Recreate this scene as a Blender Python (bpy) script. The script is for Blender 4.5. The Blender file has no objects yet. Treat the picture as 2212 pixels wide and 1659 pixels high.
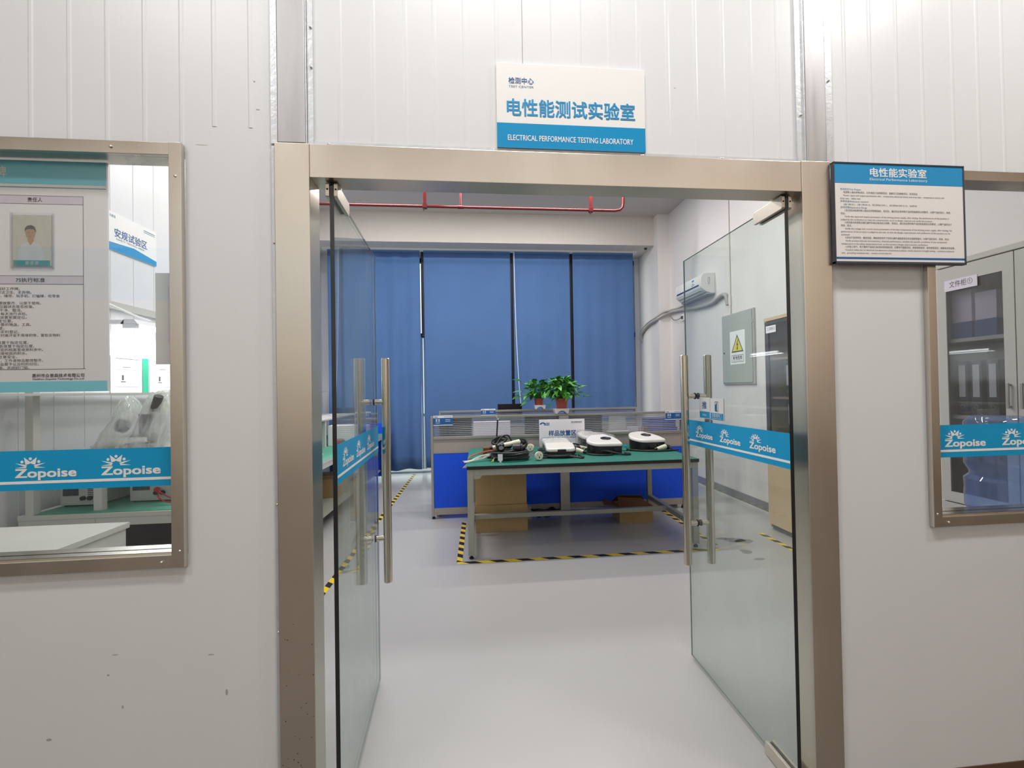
import bpy, bmesh, math, random
from mathutils import Vector, Matrix
random.seed(7)
S = bpy.context.scene
COL = S.collection
R = math.radians

# ------------------------------------------------------------------ camera
F, CXP = 1000.0, 1139.0                       # focal length and principal column of the photo in pixels
right = Vector((0.99450389, -0.10329367, -0.01710048))
down = Vector((-0.01577659, 0.01362022, -0.99978277))
fwd = Vector((0.10350415, 0.99455764, 0.01191574))
cam_d = bpy.data.cameras.new('camera')
cam = bpy.data.objects.new('camera', cam_d)
COL.objects.link(cam)
up = -down
cam.matrix_world = Matrix(((right.x, up.x, -fwd.x, 0.0),
                           (right.y, up.y, -fwd.y, -1.55),
                           (right.z, up.z, -fwd.z, 1.45),
                           (0, 0, 0, 1)))
cam_d.sensor_width = 36
cam_d.lens = F / 2212 * 36
cam_d.shift_x = -(CXP - 1106) / 2212
cam_d.clip_start = 0.05
S.camera = cam

# ------------------------------------------------------------------ world, lights, exposure
S.view_settings.view_transform = 'Standard'
S.view_settings.look = 'None'
S.view_settings.exposure = 0.0
S.view_settings.gamma = 1.0
S.view_settings.use_curve_mapping = False
W = bpy.data.worlds.new('daylight')
S.world = W
W.use_nodes = True
W.node_tree.nodes['Background'].inputs[0].default_value = (0.80, 0.92, 0.92, 1)
W.node_tree.nodes['Background'].inputs[1].default_value = 1.6


def area(name, loc, sx, sy, power, color=(1, 1, 1), rot=(0, 0, 0), spread=180):
    l = bpy.data.lights.new(name, 'AREA')
    l.shape = 'RECTANGLE'
    l.size, l.size_y = sx, sy
    l.energy = power
    l.color = color
    l.spread = R(spread)
    o = bpy.data.objects.new(name, l)
    COL.objects.link(o)
    o.location = loc
    o.rotation_euler = rot
    return o


# hall lamps over the passage outside the laboratory, with an added wall wash last
area('hall_light', (0.15, -1.15, 4.3), 1.4, 0.25, 60, (1.0, 0.985, 0.96))
area('hall_light', (2.35, -0.95, 3.9), 0.6, 0.25, 27, (1.0, 0.98, 0.95))
area('hall_light', (-2.2, -2.2, 4.6), 1.2, 0.3, 36, (1.0, 0.985, 0.97))
area('hall_light', (0.0, -5.4, 5.3), 15.0, 0.5, 285, (1.0, 0.99, 0.97), (R(-58), 0, 0), 130)  # added wash on the unseen hall wall, brightening the steel's reflections
# hanging lamps of the laboratory, shining to all sides
def bulb(name, loc, power, color, r=0.16):
    l = bpy.data.lights.new(name, 'POINT')
    l.energy = power
    l.color = color
    l.shadow_soft_size = r
    o = bpy.data.objects.new(name, l)
    COL.objects.link(o)
    o.location = loc


for lx in (-1.4, 0.2, 1.5):
    bulb('laboratory_lamp', (lx, 1.4, 3.3), 9.5, (1.0, 0.985, 0.97))
    area('ceiling_lamp', (lx, 2.9, 4.37), 1.1, 0.15, 36, (1.0, 0.985, 0.97))
    area('ceiling_lamp', (lx, 4.8, 4.37), 1.3, 0.10, 27, (1.0, 0.985, 0.97))

try:
    S.cycles.use_denoising = True
    S.cycles.max_bounces = 9
    S.cycles.diffuse_bounces = 4
    S.cycles.glossy_bounces = 4
    S.cycles.transmission_bounces = 6
    S.cycles.transparent_max_bounces = 20
    S.cycles.caustics_reflective = False
    S.cycles.caustics_refractive = False
    S.cycles.sample_clamp_indirect = 6
except Exception:
    pass


# ------------------------------------------------------------------ materials
def lin(c):
    c /= 255.0
    return c / 12.92 if c <= 0.04045 else ((c + 0.055) / 1.055) ** 2.4


def C(r, g, b):
    return (lin(r), lin(g), lin(b), 1)


MATS = {}


def pbr(name, col, rough=0.5, metal=0.0, var=0.0, vscale=6.0, vstretch=(1, 1, 1), bump=0.0, bscale=40.0,
        emit=0.0, coat=0.0, spec=0.5, rvar=0.0, sub=None):
    m = bpy.data.materials.new(name)
    m.use_nodes = True
    nt = m.node_tree
    b = nt.nodes['Principled BSDF']
    b.inputs['Base Color'].default_value = col
    b.inputs['Roughness'].default_value = rough
    b.inputs['Metallic'].default_value = metal
    b.inputs['Specular IOR Level'].default_value = spec
    if coat:
        b.inputs['Coat Weight'].default_value = coat
        b.inputs['Coat Roughness'].default_value = 0.08
    if emit:
        b.inputs['Emission Color'].default_value = col
        b.inputs['Emission Strength'].default_value = emit
    if var or bump or rvar:
        tc = nt.nodes.new('ShaderNodeTexCoord')
        mp = nt.nodes.new('ShaderNodeMapping')
        mp.inputs['Scale'].default_value = vstretch
        nt.links.new(tc.outputs['Object'], mp.inputs['Vector'])
    if var or rvar:
        n = nt.nodes.new('ShaderNodeTexNoise')
        n.inputs['Scale'].default_value = vscale
        n.inputs['Detail'].default_value = 4
        nt.links.new(mp.outputs[0], n.inputs['Vector'])
    if var:
        mr = nt.nodes.new('ShaderNodeMapRange')
        mr.inputs[1].default_value = 0.3
        mr.inputs[2].default_value = 0.7
        mr.inputs[3].default_value = 1 - var
        mr.inputs[4].default_value = 1 + var
        nt.links.new(n.outputs['Fac'], mr.inputs[0])
        mx = nt.nodes.new('ShaderNodeVectorMath')
        mx.operation = 'SCALE'
        mx.inputs[0].default_value = col[:3]
        nt.links.new(mr.outputs[0], mx.inputs['Scale'])
        nt.links.new(mx.outputs[0], b.inputs['Base Color'])
    if rvar:
        mr2 = nt.nodes.new('ShaderNodeMapRange')
        mr2.inputs[1].default_value = 0.3
        mr2.inputs[2].default_value = 0.7
        mr2.inputs[3].default_value = max(0.02, rough - rvar)
        mr2.inputs[4].default_value = rough + rvar
        nt.links.new(n.outputs['Fac'], mr2.inputs[0])
        nt.links.new(mr2.outputs[0], b.inputs['Roughness'])
    if bump:
        n2 = nt.nodes.new('ShaderNodeTexNoise')
        n2.inputs['Scale'].default_value = bscale
        n2.inputs['Detail'].default_value = 3
        nt.links.new(mp.outputs[0], n2.inputs['Vector'])
        bp = nt.nodes.new('ShaderNodeBump')
        bp.inputs['Strength'].default_value = bump
        bp.inputs['Distance'].default_value = 0.01
        nt.links.new(n2.outputs['Fac'], bp.inputs['Height'])
        nt.links.new(bp.outputs[0], b.inputs['Normal'])
    MATS[name] = m
    return m


def math_node(nt, op, a=None, b=None):
    n = nt.nodes.new('ShaderNodeMath')
    n.operation = op
    for i, v in enumerate((a, b)):
        if v is None:
            continue
        if isinstance(v, (int, float)):
            n.inputs[i].default_value = v
        else:
            nt.links.new(v, n.inputs[i])
    return n.outputs[0]


def glass_mat(name, tint, haze=0.0, haze_col=(0.8, 0.85, 0.85, 1), stripes=None, f0=0.045, hscale=3.0, gain=1.0):
    """clear sheet glass: a tinted see-through body, an angle dependent mirror and a film of dirt or printing"""
    m = bpy.data.materials.new(name)
    m.use_nodes = True
    nt = m.node_tree
    nt.nodes.remove(nt.nodes['Principled BSDF'])
    out = nt.nodes['Material Output']
    tr = nt.nodes.new('ShaderNodeBsdfTransparent')
    tr.inputs[0].default_value = tint
    gl = nt.nodes.new('ShaderNodeBsdfGlossy')
    gl.inputs['Roughness'].default_value = 0.015
    geo = nt.nodes.new('ShaderNodeNewGeometry')
    dot = nt.nodes.new('ShaderNodeVectorMath')
    dot.operation = 'DOT_PRODUCT'
    nt.links.new(geo.outputs['Incoming'], dot.inputs[0])
    nt.links.new(geo.outputs['Normal'], dot.inputs[1])
    c = math_node(nt, 'ABSOLUTE', dot.outputs['Value'])
    k = math_node(nt, 'SUBTRACT', 1.0, c)
    k5 = math_node(nt, 'POWER', k, 5.0)
    fr = math_node(nt, 'ADD', math_node(nt, 'MULTIPLY', k5, (1 - f0) * gain), f0)
    mix = nt.nodes.new('ShaderNodeMixShader')
    nt.links.new(fr, mix.inputs[0])
    nt.links.new(tr.outputs[0], mix.inputs[1])
    nt.links.new(gl.outputs[0], mix.inputs[2])
    last = mix.outputs[0]
    if haze or stripes:
        df = nt.nodes.new('ShaderNodeBsdfDiffuse')
        df.inputs[0].default_value = haze_col
        tl = nt.nodes.new('ShaderNodeBsdfTranslucent')
        tl.inputs[0].default_value = haze_col
        ds = nt.nodes.new('ShaderNodeMixShader')
        ds.inputs[0].default_value = 0.4
        nt.links.new(df.outputs[0], ds.inputs[1])
        nt.links.new(tl.outputs[0], ds.inputs[2])
        tc = nt.nodes.new('ShaderNodeTexCoord')
        mp = nt.nodes.new('ShaderNodeMapping')
        nt.links.new(tc.outputs['Object'], mp.inputs[0])
        if stripes:
            sep = nt.nodes.new('ShaderNodeSeparateXYZ')
            nt.links.new(mp.outputs[0], sep.inputs[0])
            fz = math_node(nt, 'FRACT', math_node(nt, 'MULTIPLY', sep.outputs[2], 1.0 / stripes[0]))
            mr = nt.nodes.new('ShaderNodeMapRange')
            mr.inputs[1].default_value = stripes[1] - 0.08
            mr.inputs[2].default_value = stripes[1] + 0.08
            mr.inputs[3].default_value = haze
            mr.inputs[4].default_value = stripes[2]
            nt.links.new(fz, mr.inputs[0])
            fac = mr.outputs[0]
        else:
            mp.inputs['Scale'].default_value = (1, 1, 0.35)
            n = nt.nodes.new('ShaderNodeTexNoise')
            n.inputs['Scale'].default_value = hscale
            n.inputs['Detail'].default_value = 5
            n.inputs['Distortion'].default_value = 1.6
            nt.links.new(mp.outputs[0], n.inputs['Vector'])
            mr = nt.nodes.new('ShaderNodeMapRange')
            mr.inputs[1].default_value = 0.35
            mr.inputs[2].default_value = 0.8
            mr.inputs[3].default_value = haze * 0.25
            mr.inputs[4].default_value = haze * 2.0
            nt.links.new(n.outputs['Fac'], mr.inputs[0])
            fac = mr.outputs[0]
        mix2 = nt.nodes.new('ShaderNodeMixShader')
        nt.links.new(fac, mix2.inputs[0])
        nt.links.new(last, mix2.inputs[1])
        nt.links.new(ds.outputs[0], mix2.inputs[2])
        last = mix2.outputs[0]
    nt.links.new(last, out.inputs['Surface'])
    MATS[name] = m
    return m


def tape_mat(name, sx, sy, period=0.085):
    m = bpy.data.materials.new(name)
    m.use_nodes = True
    nt = m.node_tree
    b = nt.nodes['Principled BSDF']
    b.inputs['Roughness'].default_value = 0.4
    tc = nt.nodes.new('ShaderNodeTexCoord')
    sep = nt.nodes.new('ShaderNodeSeparateXYZ')
    nt.links.new(tc.outputs['Object'], sep.inputs[0])
    s = math_node(nt, 'ADD', math_node(nt, 'MULTIPLY', sep.outputs[0], sx / period),
                  math_node(nt, 'MULTIPLY', sep.outputs[1], sy / period))
    fr = math_node(nt, 'FRACT', s)
    gt = math_node(nt, 'GREATER_THAN', fr, 0.5)
    n = nt.nodes.new('ShaderNodeTexNoise')
    n.inputs['Scale'].default_value = 30
    cr = nt.nodes.new('ShaderNodeMix')
    cr.data_type = 'RGBA'
    cr.inputs[6].default_value = C(240, 208, 40)
    cr.inputs[7].default_value = C(26, 25, 28)
    nt.links.new(gt, cr.inputs[0])
    nt.links.new(cr.outputs[2], b.inputs['Base Color'])
    return m


M_panel = pbr('white_sandwich_panel', C(230, 231, 233), 0.32, var=0.012, vscale=2.5, spec=0.4)
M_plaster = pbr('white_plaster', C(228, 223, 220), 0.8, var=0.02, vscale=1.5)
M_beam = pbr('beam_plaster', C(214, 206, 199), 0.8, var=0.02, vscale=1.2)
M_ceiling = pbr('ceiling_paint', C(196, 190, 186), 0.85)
M_floor = pbr('grey_epoxy_floor', C(178, 176, 174), 0.26, var=0.015, vscale=1.2, spec=0.45)
M_stain = pbr('floor_stain', C(128, 126, 126), 0.5)
M_steel = pbr('brushed_stainless', (0.70, 0.635, 0.565, 1), 0.32, 1.0, var=0.05, vscale=3, vstretch=(1, 1, 0.4), rvar=0.05)
M_polish = pbr('polished_stainless', (0.66, 0.61, 0.53, 1), 0.16, 1.0)
M_clamp = pbr('satin_clamp', C(214, 205, 192), 0.35, 0.75)
M_clampd = pbr('dark_rubber', C(40, 40, 44), 0.6)
M_galv = pbr('galvanised_steel', C(186, 184, 186), 0.42, 0.55, var=0.09, vscale=9, vstretch=(3, 1, 0.25), rvar=0.1)
M_galvl = pbr('aluminium_flashing', C(218, 220, 224), 0.38, 0.5, var=0.05, vscale=14, bump=0.12, bscale=60)
M_alu = pbr('aluminium_profile', C(176, 172, 166), 0.36, 0.7)
M_screw = pbr('screw_metal', C(225, 222, 215), 0.25, 0.8)
M_glass = glass_mat('door_glass', (0.93, 0.965, 0.945, 1), haze=0.035, haze_col=(0.72, 0.78, 0.74, 1))
M_glassw = glass_mat('window_glass', (0.965, 0.975, 0.97, 1), haze=0.012, f0=0.04)
M_glasshazy = glass_mat('smeared_door_glass', (0.92, 0.96, 0.945, 1), haze=0.085, haze_col=(0.72, 0.8, 0.78, 1), hscale=5)
M_edge = pbr('dark_glass_edge', C(38, 40, 43), 0.2)
M_edgel = pbr('pale_glass_edge', C(128, 142, 134), 0.2)
M_sash = glass_mat('striped_partition_glass', (0.90, 0.91, 0.93, 1), haze=0.02, haze_col=(0.66, 0.67, 0.70, 1), stripes=(0.0208, 0.45, 0.55))
M_cabglass = glass_mat('cabinet_glass', (0.80, 0.80, 0.82, 1), haze=0.03, f0=0.06)
M_plastic = glass_mat('plastic_bag', (0.90, 0.93, 0.90, 1), haze=0.60, haze_col=(0.95, 0.97, 0.95, 1), f0=0.08, hscale=9)
M_wrap = glass_mat('clear_wrap', (0.97, 0.97, 0.97, 1), haze=0.10, haze_col=(0.85, 0.85, 0.86, 1), f0=0.12, hscale=30)
M_bluejug = glass_mat('blue_bottle_plastic', (0.62, 0.74, 0.95, 1), haze=0.20, haze_col=(0.36, 0.46, 0.80, 1), f0=0.07, hscale=4)
M_band = pbr('blue_film', C(0, 160, 216), 0.4)
M_signblue = pbr('sign_blue', C(0, 150, 208), 0.3)
M_signwhite = pbr('sign_white', C(246, 245, 244), 0.3)
M_noticeblue = pbr('notice_blue', C(38, 150, 208), 0.35)
M_noticewhite = pbr('notice_white', C(242, 236, 234), 0.5)
M_noticeframe = pbr('notice_frame', C(70, 72, 84), 0.4)
M_white = pbr('print_white', C(248, 248, 247), 0.45)
M_textblue = pbr('print_blue', C(0, 146, 205), 0.45)
M_textdark = pbr('print_dark', C(78, 72, 76), 0.6)
M_textnavy = pbr('print_navy', C(30, 95, 160), 0.5)
M_textteal = pbr('print_greyblue', C(60, 125, 150), 0.5)
M_teal = pbr('poster_teal', C(136, 226, 250), 0.5)
M_posterw = pbr('poster_white', C(255, 249, 255), 0.5)
M_posterg = pbr('poster_grey', C(232, 222, 234), 0.5)
M_acryl = glass_mat('clear_acrylic', (0.97, 0.97, 0.98, 1), haze=0.05, f0=0.06, hscale=8)
M_curtain = pbr('blue_curtain', C(81, 116, 168), 0.85, var=0.05, vscale=1.5, bump=0.08, bscale=300)
M_mull = pbr('brown_window_frame', C(52, 42, 44), 0.4)
M_wframe = pbr('white_window_frame', C(225, 228, 228), 0.4)
M_red = pbr('red_pipe_paint', C(104, 15, 19), 0.35)
M_partgrey = pbr('partition_grey', C(170, 161, 155), 0.7, bump=0.04, bscale=400)
M_partblue = pbr('partition_blue', C(16, 84, 236), 0.75, bump=0.04, bscale=400)
M_green = pbr('green_mat', C(24, 112, 96), 0.5, var=0.03)
M_greenl = pbr('light_green_mat', C(86, 160, 136), 0.5, var=0.05)
M_black = pbr('black_rubber', C(20, 21, 22), 0.45)
M_blackp = pbr('black_plastic', C(26, 26, 28), 0.35)
M_cable = pbr('black_cable', C(24, 25, 26), 0.38)
M_benchgrey = pbr('bench_frame_grey', C(163, 164, 152), 0.45, var=0.03)
M_benchwhite = pbr('bench_frame_white', C(206, 205, 198), 0.45)
M_card = pbr('cardboard', C(178, 150, 106), 0.8, var=0.05, vscale=4)
M_cardd = pbr('cardboard_inner', C(112, 76, 48), 0.85)
M_shell = pbr('white_shell', C(226, 222, 216), 0.3, coat=0.3)
M_ivory = pbr('ivory_plastic', C(226, 224, 200), 0.35)
M_pot = pbr('terracotta_plastic', C(166, 74, 62), 0.45)
M_leaf = pbr('pothos_leaf', C(92, 168, 58), 0.35, var=0.3, vscale=18)
M_leafd = pbr('dark_pothos_leaf', C(58, 128, 52), 0.38, var=0.3, vscale=18)
M_soil = pbr('soil', C(50, 36, 26), 0.9)
M_ac = pbr('air_conditioner_white', C(236, 234, 230), 0.35)
M_acgrey = pbr('air_conditioner_grey', C(176, 180, 184), 0.5)
M_acblue = pbr('dark_blue_strip', C(28, 42, 92), 0.3)
M_pipe = pbr('grey_pipe_wrap', C(176, 172, 168), 0.6, bump=0.3, bscale=70)
M_box = pbr('grey_steel_box', C(178, 180, 174), 0.45)
M_yellow = pbr('warning_yellow', C(232, 218, 70), 0.45)
M_cab = pbr('cabinet_grey', C(196, 192, 186), 0.45)
M_cabin = pbr('cabinet_inside', C(120, 118, 120), 0.7)
M_wood = pbr('beige_wood', C(214, 188, 152), 0.5, var=0.04, vscale=4, vstretch=(1, 1, 0.2))
M_skirt = pbr('grey_skirting', C(128, 126, 130), 0.6, var=0.08, vscale=5)
M_bind = pbr('dark_binder', C(66, 66, 72), 0.5)
M_bindblue = pbr('blue_binder', C(62, 88, 148), 0.5)
M_paper = pbr('paper', C(240, 240, 240), 0.7)
M_folder = pbr('navy_folder', C(52, 66, 128), 0.5)
M_screen = pbr('monitor_black', C(18, 18, 20), 0.25)
M_equip = pbr('instrument_shell', C(196, 196, 190), 0.45)
M_equipd = pbr('instrument_dark', C(70, 74, 78), 0.5)
M_redwire = pbr('red_wire', C(188, 40, 44), 0.4)
M_orange = pbr('copper_wire', C(188, 100, 70), 0.4)
M_whitewire = pbr('white_wire', C(232, 228, 216), 0.4)
M_ywire = pbr('yellow_wire', C(208, 200, 70), 0.4)
M_lampshell = pbr('lamp_shell', C(228, 230, 236), 0.4)
M_tube = pbr('lit_tube', (1, 1, 1, 1), 0.4, emit=7)
M_greenpaper = pbr('green_sheet', C(40, 178, 140), 0.6)
M_skin = pbr('print_skin', C(222, 172, 138), 0.5)
M_hair = pbr('print_hair', C(70, 72, 70), 0.5)
M_shirt = pbr('print_shirt', C(252, 252, 254), 0.5)
M_photobg = pbr('print_backdrop', C(246, 243, 228), 0.5)
M_name = pbr('print_teal', C(66, 178, 172), 0.5)
M_dirt = pbr('dirt', C(96, 70, 52), 0.9)
M_scuff = pbr('scuff_grey', C(176, 173, 170), 0.7)
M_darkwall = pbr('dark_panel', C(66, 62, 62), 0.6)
M_hallglow = pbr('hall_glow_strip', C(120, 165, 185), 0.4, emit=0.35)
M_hallwall = pbr('hall_wall', C(240, 228, 213), 0.8)
M_halllow = pbr('hall_dado', C(120, 104, 90), 0.8)
M_halfloor = pbr('hall_floor', C(120, 112, 104), 0.5)


# ------------------------------------------------------------------ mesh helpers
TXT = {}


def text_mesh(body, bold=0.0):
    key = (body, bold)
    if key not in TXT:
        c = bpy.data.curves.new('t', 'FONT')
        c.body = body
        c.size = 1
        c.resolution_u = 3
        c.offset = bold
        o = bpy.data.objects.new('t', c)
        COL.objects.link(o)
        dg = bpy.context.evaluated_depsgraph_get()
        me = bpy.data.meshes.new_from_object(o.evaluated_get(dg))
        bpy.data.objects.remove(o)
        bpy.data.curves.remove(c)
        xs = [v.co.x for v in me.vertices] or [0, 1]
        TXT[key] = (me, min(xs), max(xs))
    return TXT[key]


class MB:
    def __init__(self):
        self.bm = bmesh.new()
        self.mi = 0

    def _new(self, verts, faces):
        vs = [self.bm.verts.new(v) for v in verts]
        fs = []
        for f in faces:
            try:
                fc = self.bm.faces.new([vs[i] for i in f])
                fc.material_index = self.mi
                fs.append(fc)
            except ValueError:
                pass
        return vs, fs

    def box(self, x0, x1, y0, y1, z0, z1, bev=0.0, seg=2, M=None):
        co = [(x, y, z) for x in (x0, x1) for y in (y0, y1) for z in (z0, z1)]
        if M is not None:
            co = [M @ Vector(c) for c in co]
        fa = [(0, 1, 3, 2), (4, 6, 7, 5), (0, 4, 5, 1), (2, 3, 7, 6), (0, 2, 6, 4), (1, 5, 7, 3)]
        vs, fs = self._new(co, fa)
        if bev:
            es = list({e for f in fs for e in f.edges})
            r = bmesh.ops.bevel(self.bm, geom=es, offset=bev, segments=seg, profile=0.5, affect='EDGES')
            for f in r['faces']:
                f.material_index = self.mi
        return self

    def prism(self, pts, axis, a0, a1, bev=0.0, M=None, top_only=False):
        """closed outline pts (2-D) pushed from a0 to a1 along axis"""
        def P(p, a):
            v = Vector((p[0], p[1], a)) if axis == 'z' else (Vector((a, p[0], p[1])) if axis == 'x' else Vector((p[0], a, p[1])))
            return M @ v if M is not None else v
        n = len(pts)
        vs, fs = self._new([P(p, a0) for p in pts] + [P(p, a1) for p in pts],
                           [tuple(range(n - 1, -1, -1)), tuple(range(n, 2 * n))] + [(i, (i + 1) % n, n + (i + 1) % n, n + i) for i in range(n)])
        bmesh.ops.recalc_face_normals(self.bm, faces=fs)
        if bev:
            es = [e for f in fs[:2] for e in f.edges] if not top_only else list(fs[1].edges)
            bmesh.ops.bevel(self.bm, geom=list(set(es)), offset=bev, segments=3, profile=0.5, affect='EDGES')
        return self

    def cyl(self, p0, p1, r, seg=18, r1=None):
        return self.tube([p0, p1], r, seg, r_end=r1)

    def tube(self, pts, r, seg=8, smooth=0, closed=False, r_end=None, cap=True):
        pts = [Vector(p) for p in pts]
        if smooth:
            pts = spline(pts, smooth, closed)
        n = len(pts)
        rings = []
        prev = None
        for i, p in enumerate(pts):
            if closed:
                t = (pts[(i + 1) % n] - pts[i - 1])
            else:
                t = pts[min(i + 1, n - 1)] - pts[max(i - 1, 0)]
            t = t.normalized() if t.length > 1e-9 else Vector((0, 0, 1))
            if prev is None:
                a = Vector((0, 0, 1)) if abs(t.z) < 0.9 else Vector((1, 0, 0))
                u = t.cross(a).normalized()
            else:
                u = prev - t * prev.dot(t)
                u = u.normalized() if u.length > 1e-6 else t.orthogonal().normalized()
            prev = u
            w = t.cross(u)
            rr = r if r_end is None else r + (r_end - r) * i / max(1, n - 1)
            rings.append([self.bm.verts.new(p + (u * math.cos(2 * math.pi * k / seg) + w * math.sin(2 * math.pi * k / seg)) * rr) for k in range(seg)])
        m = n if closed else n - 1
        for i in range(m):
            a, b = rings[i], rings[(i + 1) % n]
            for k in range(seg):
                f = self.bm.faces.new((a[k], a[(k + 1) % seg], b[(k + 1) % seg], b[k]))
                f.material_index = self.mi
        if not closed and cap:
            for rg in (list(reversed(rings[0])), rings[-1]):
                f = self.bm.faces.new(rg)
                f.material_index = self.mi
        return self

    def lathe(self, prof, c, seg=28, axis='z', M=None):
        c = Vector(c)
        rings = []
        for (r, h) in prof:
            rg = []
            for k in range(seg):
                a = 2 * math.pi * k / seg
                d = Vector((r * math.cos(a), r * math.sin(a), h))
                if axis == 'x':
                    d = Vector((d.z, d.x, d.y))
                if axis == 'y':
                    d = Vector((d.x, d.z, d.y))
                v = c + d
                rg.append(self.bm.verts.new(M @ v if M is not None else v))
            rings.append(rg)
        fs = []
        for a, b in zip(rings, rings[1:]):
            for k in range(seg):
                fs.append(self.bm.faces.new((a[k], a[(k + 1) % seg], b[(k + 1) % seg], b[k])))
        for rg, r in ((rings[0], prof[0][0]), (rings[-1], prof[-1][0])):
            if r > 1e-5:
                fs.append(self.bm.faces.new(rg))
        for f in fs:
            f.material_index = self.mi
        bmesh.ops.recalc_face_normals(self.bm, faces=fs)
        return self

    def poly(self, pts):
        self._new(pts, [tuple(range(len(pts)))])
        return self

    def flat(self, pts2, o, u, v):
        o, u, v = Vector(o), Vector(u), Vector(v)
        return self.poly([o + u * a + v * b for a, b in pts2])

    def disc(self, c2, r, o, u, v, seg=16, ry=None):
        return self.flat([(c2[0] + r * math.cos(2 * math.pi * k / seg), c2[1] + (ry or r) * math.sin(2 * math.pi * k / seg)) for k in range(seg)], o, u, v)

    def rect2(self, a0, a1, b0, b1, o, u, v):
        return self.flat([(a0, b0), (a1, b0), (a1, b1), (a0, b1)], o, u, v)

    def text(self, body, a, b, size, o, u, v, width=None, align='L', bold=0.0):
        """lettering on the plane o + a*u + b*v; size is the height of one em"""
        me, x0, x1 = text_mesh(body)
        o, u, v = Vector(o), Vector(u), Vector(v)
        sx = width / (x1 - x0) if width else size
        a0 = a - (x0 * sx if align == 'L' else ((x0 + x1) / 2 * sx if align == 'C' else x1 * sx))
        k = bold * 0.8
        nn = u.cross(v)
        for q, (dx, dy) in enumerate(((-k, -k), (-k, k), (k, -k), (k, k)) if bold else ((0, 0),)):
            vs = [self.bm.verts.new(o + nn * (0.00012 * q) + u * (a0 + (p.co.x + dx) * sx) + v * (b + (p.co.y + dy) * size)) for p in me.vertices]
            for p in me.polygons:
                try:
                    f = self.bm.faces.new([vs[i] for i in p.vertices])
                    f.material_index = self.mi
                except ValueError:
                    pass
        return self

    def sphere(self, c, r, sx=1, sy=1, sz=1, u=16, v=10):
        M = Matrix.Translation(c) @ Matrix.Diagonal((r * sx, r * sy, r * sz, 1))
        ret = bmesh.ops.create_uvsphere(self.bm, u_segments=u, v_segments=v, radius=1, matrix=M)
        for vv in ret['verts']:
            for f in vv.link_faces:
                f.material_index = self.mi
        return self

    def pieces(self, name, mats, parent=None, smooth=True, local=False):
        """one object for every separate piece of the mesh"""
        bm = self.bm
        seen, out = set(), []
        bm.verts.ensure_lookup_table()
        for v0 in bm.verts:
            if v0 in seen:
                continue
            isl, stack = [], [v0]
            seen.add(v0)
            while stack:
                q = stack.pop()
                isl.append(q)
                for e in q.link_edges:
                    w = e.other_vert(q)
                    if w not in seen:
                        seen.add(w)
                        stack.append(w)
            nb = MB()
            mp = {q: nb.bm.verts.new(q.co) for q in isl}
            fs = {f for q in isl for f in q.link_faces}
            for f in sorted(fs, key=lambda f: f.index):
                nf = nb.bm.faces.new([mp[q] for q in f.verts])
                nf.material_index = f.material_index
            out.append(nb.build(name, mats, parent, smooth, local))
        bm.free()
        return out

    def build(self, name, mats, parent=None, smooth=True, local=False):
        bm = self.bm
        if not local and parent is not None:
            bmesh.ops.translate(bm, verts=bm.verts, vec=-wloc(parent))
        me = bpy.data.meshes.new(name)
        bm.to_mesh(me)
        bm.free()
        for m in (mats if isinstance(mats, (list, tuple)) else [mats]):
            me.materials.append(m)
        if smooth:
            me.polygons.foreach_set('use_smooth', [True] * len(me.polygons))
            me.set_sharp_from_angle(angle=R(38))
        o = bpy.data.objects.new(name, me)
        COL.objects.link(o)
        if parent is not None:
            o.parent = parent
        if smooth:
            wn = o.modifiers.new('even_normals', 'WEIGHTED_NORMAL')
            wn.keep_sharp = True
        return o


def wloc(o):
    v = Vector((0, 0, 0))
    while o is not None:
        v += o.location
        o = o.parent
    return v


def spline(pts, k, closed=False):
    n = len(pts)
    out = []
    rng = n if closed else n - 1
    for i in range(rng):
        p0 = pts[(i - 1) % n] if closed else pts[max(i - 1, 0)]
        p1 = pts[i]
        p2 = pts[(i + 1) % n]
        p3 = pts[(i + 2) % n] if closed else pts[min(i + 2, n - 1)]
        for j in range(k):
            t = j / k
            out.append(0.5 * ((2 * p1) + (p2 - p0) * t + (2 * p0 - 5 * p1 + 4 * p2 - p3) * t * t + (3 * p1 - p0 - 3 * p2 + p3) * t ** 3))
    if not closed:
        out.append(pts[-1])
    return out


def rrect(x0, x1, y0, y1, r, k=5):
    out = []
    for cx, cy, a in ((x1 - r, y1 - r, 0), (x0 + r, y1 - r, 90), (x0 + r, y0 + r, 180), (x1 - r, y0 + r, 270)):
        for i in range(k + 1):
            t = R(a + 90 * i / k)
            out.append((cx + r * math.cos(t), cy + r * math.sin(t)))
    return out


def round_poly(pts, rad, k=6):
    out = []
    n = len(pts)
    for i in range(n):
        p = Vector(pts[i])
        a = (Vector(pts[i - 1]) - p)
        b = (Vector(pts[(i + 1) % n]) - p)
        r = rad[i] if isinstance(rad, (list, tuple)) else rad
        r = min(r, a.length * 0.48, b.length * 0.48)
        s, e = p + a.normalized() * r, p + b.normalized() * r
        for j in range(k + 1):
            t = j / k
            q = s * (1 - t) ** 2 + p * 2 * t * (1 - t) + e * t * t
            out.append((q.x, q.y))
    return out


def tag(o, label=None, cat=None, group=None, kind=None):
    if label:
        o['label'] = label
    if cat:
        o['category'] = cat
    if group:
        o['group'] = group
    if kind:
        o['kind'] = kind
    return o


def thing(name, loc, label, cat, group=None, kind=None, rotz=0.0):
    o = bpy.data.objects.new(name, None)
    COL.objects.link(o)
    o.location = loc
    o.rotation_euler = (0, 0, rotz)
    o.empty_display_size = 0.05
    return tag(o, label, cat, group, kind)


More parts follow.
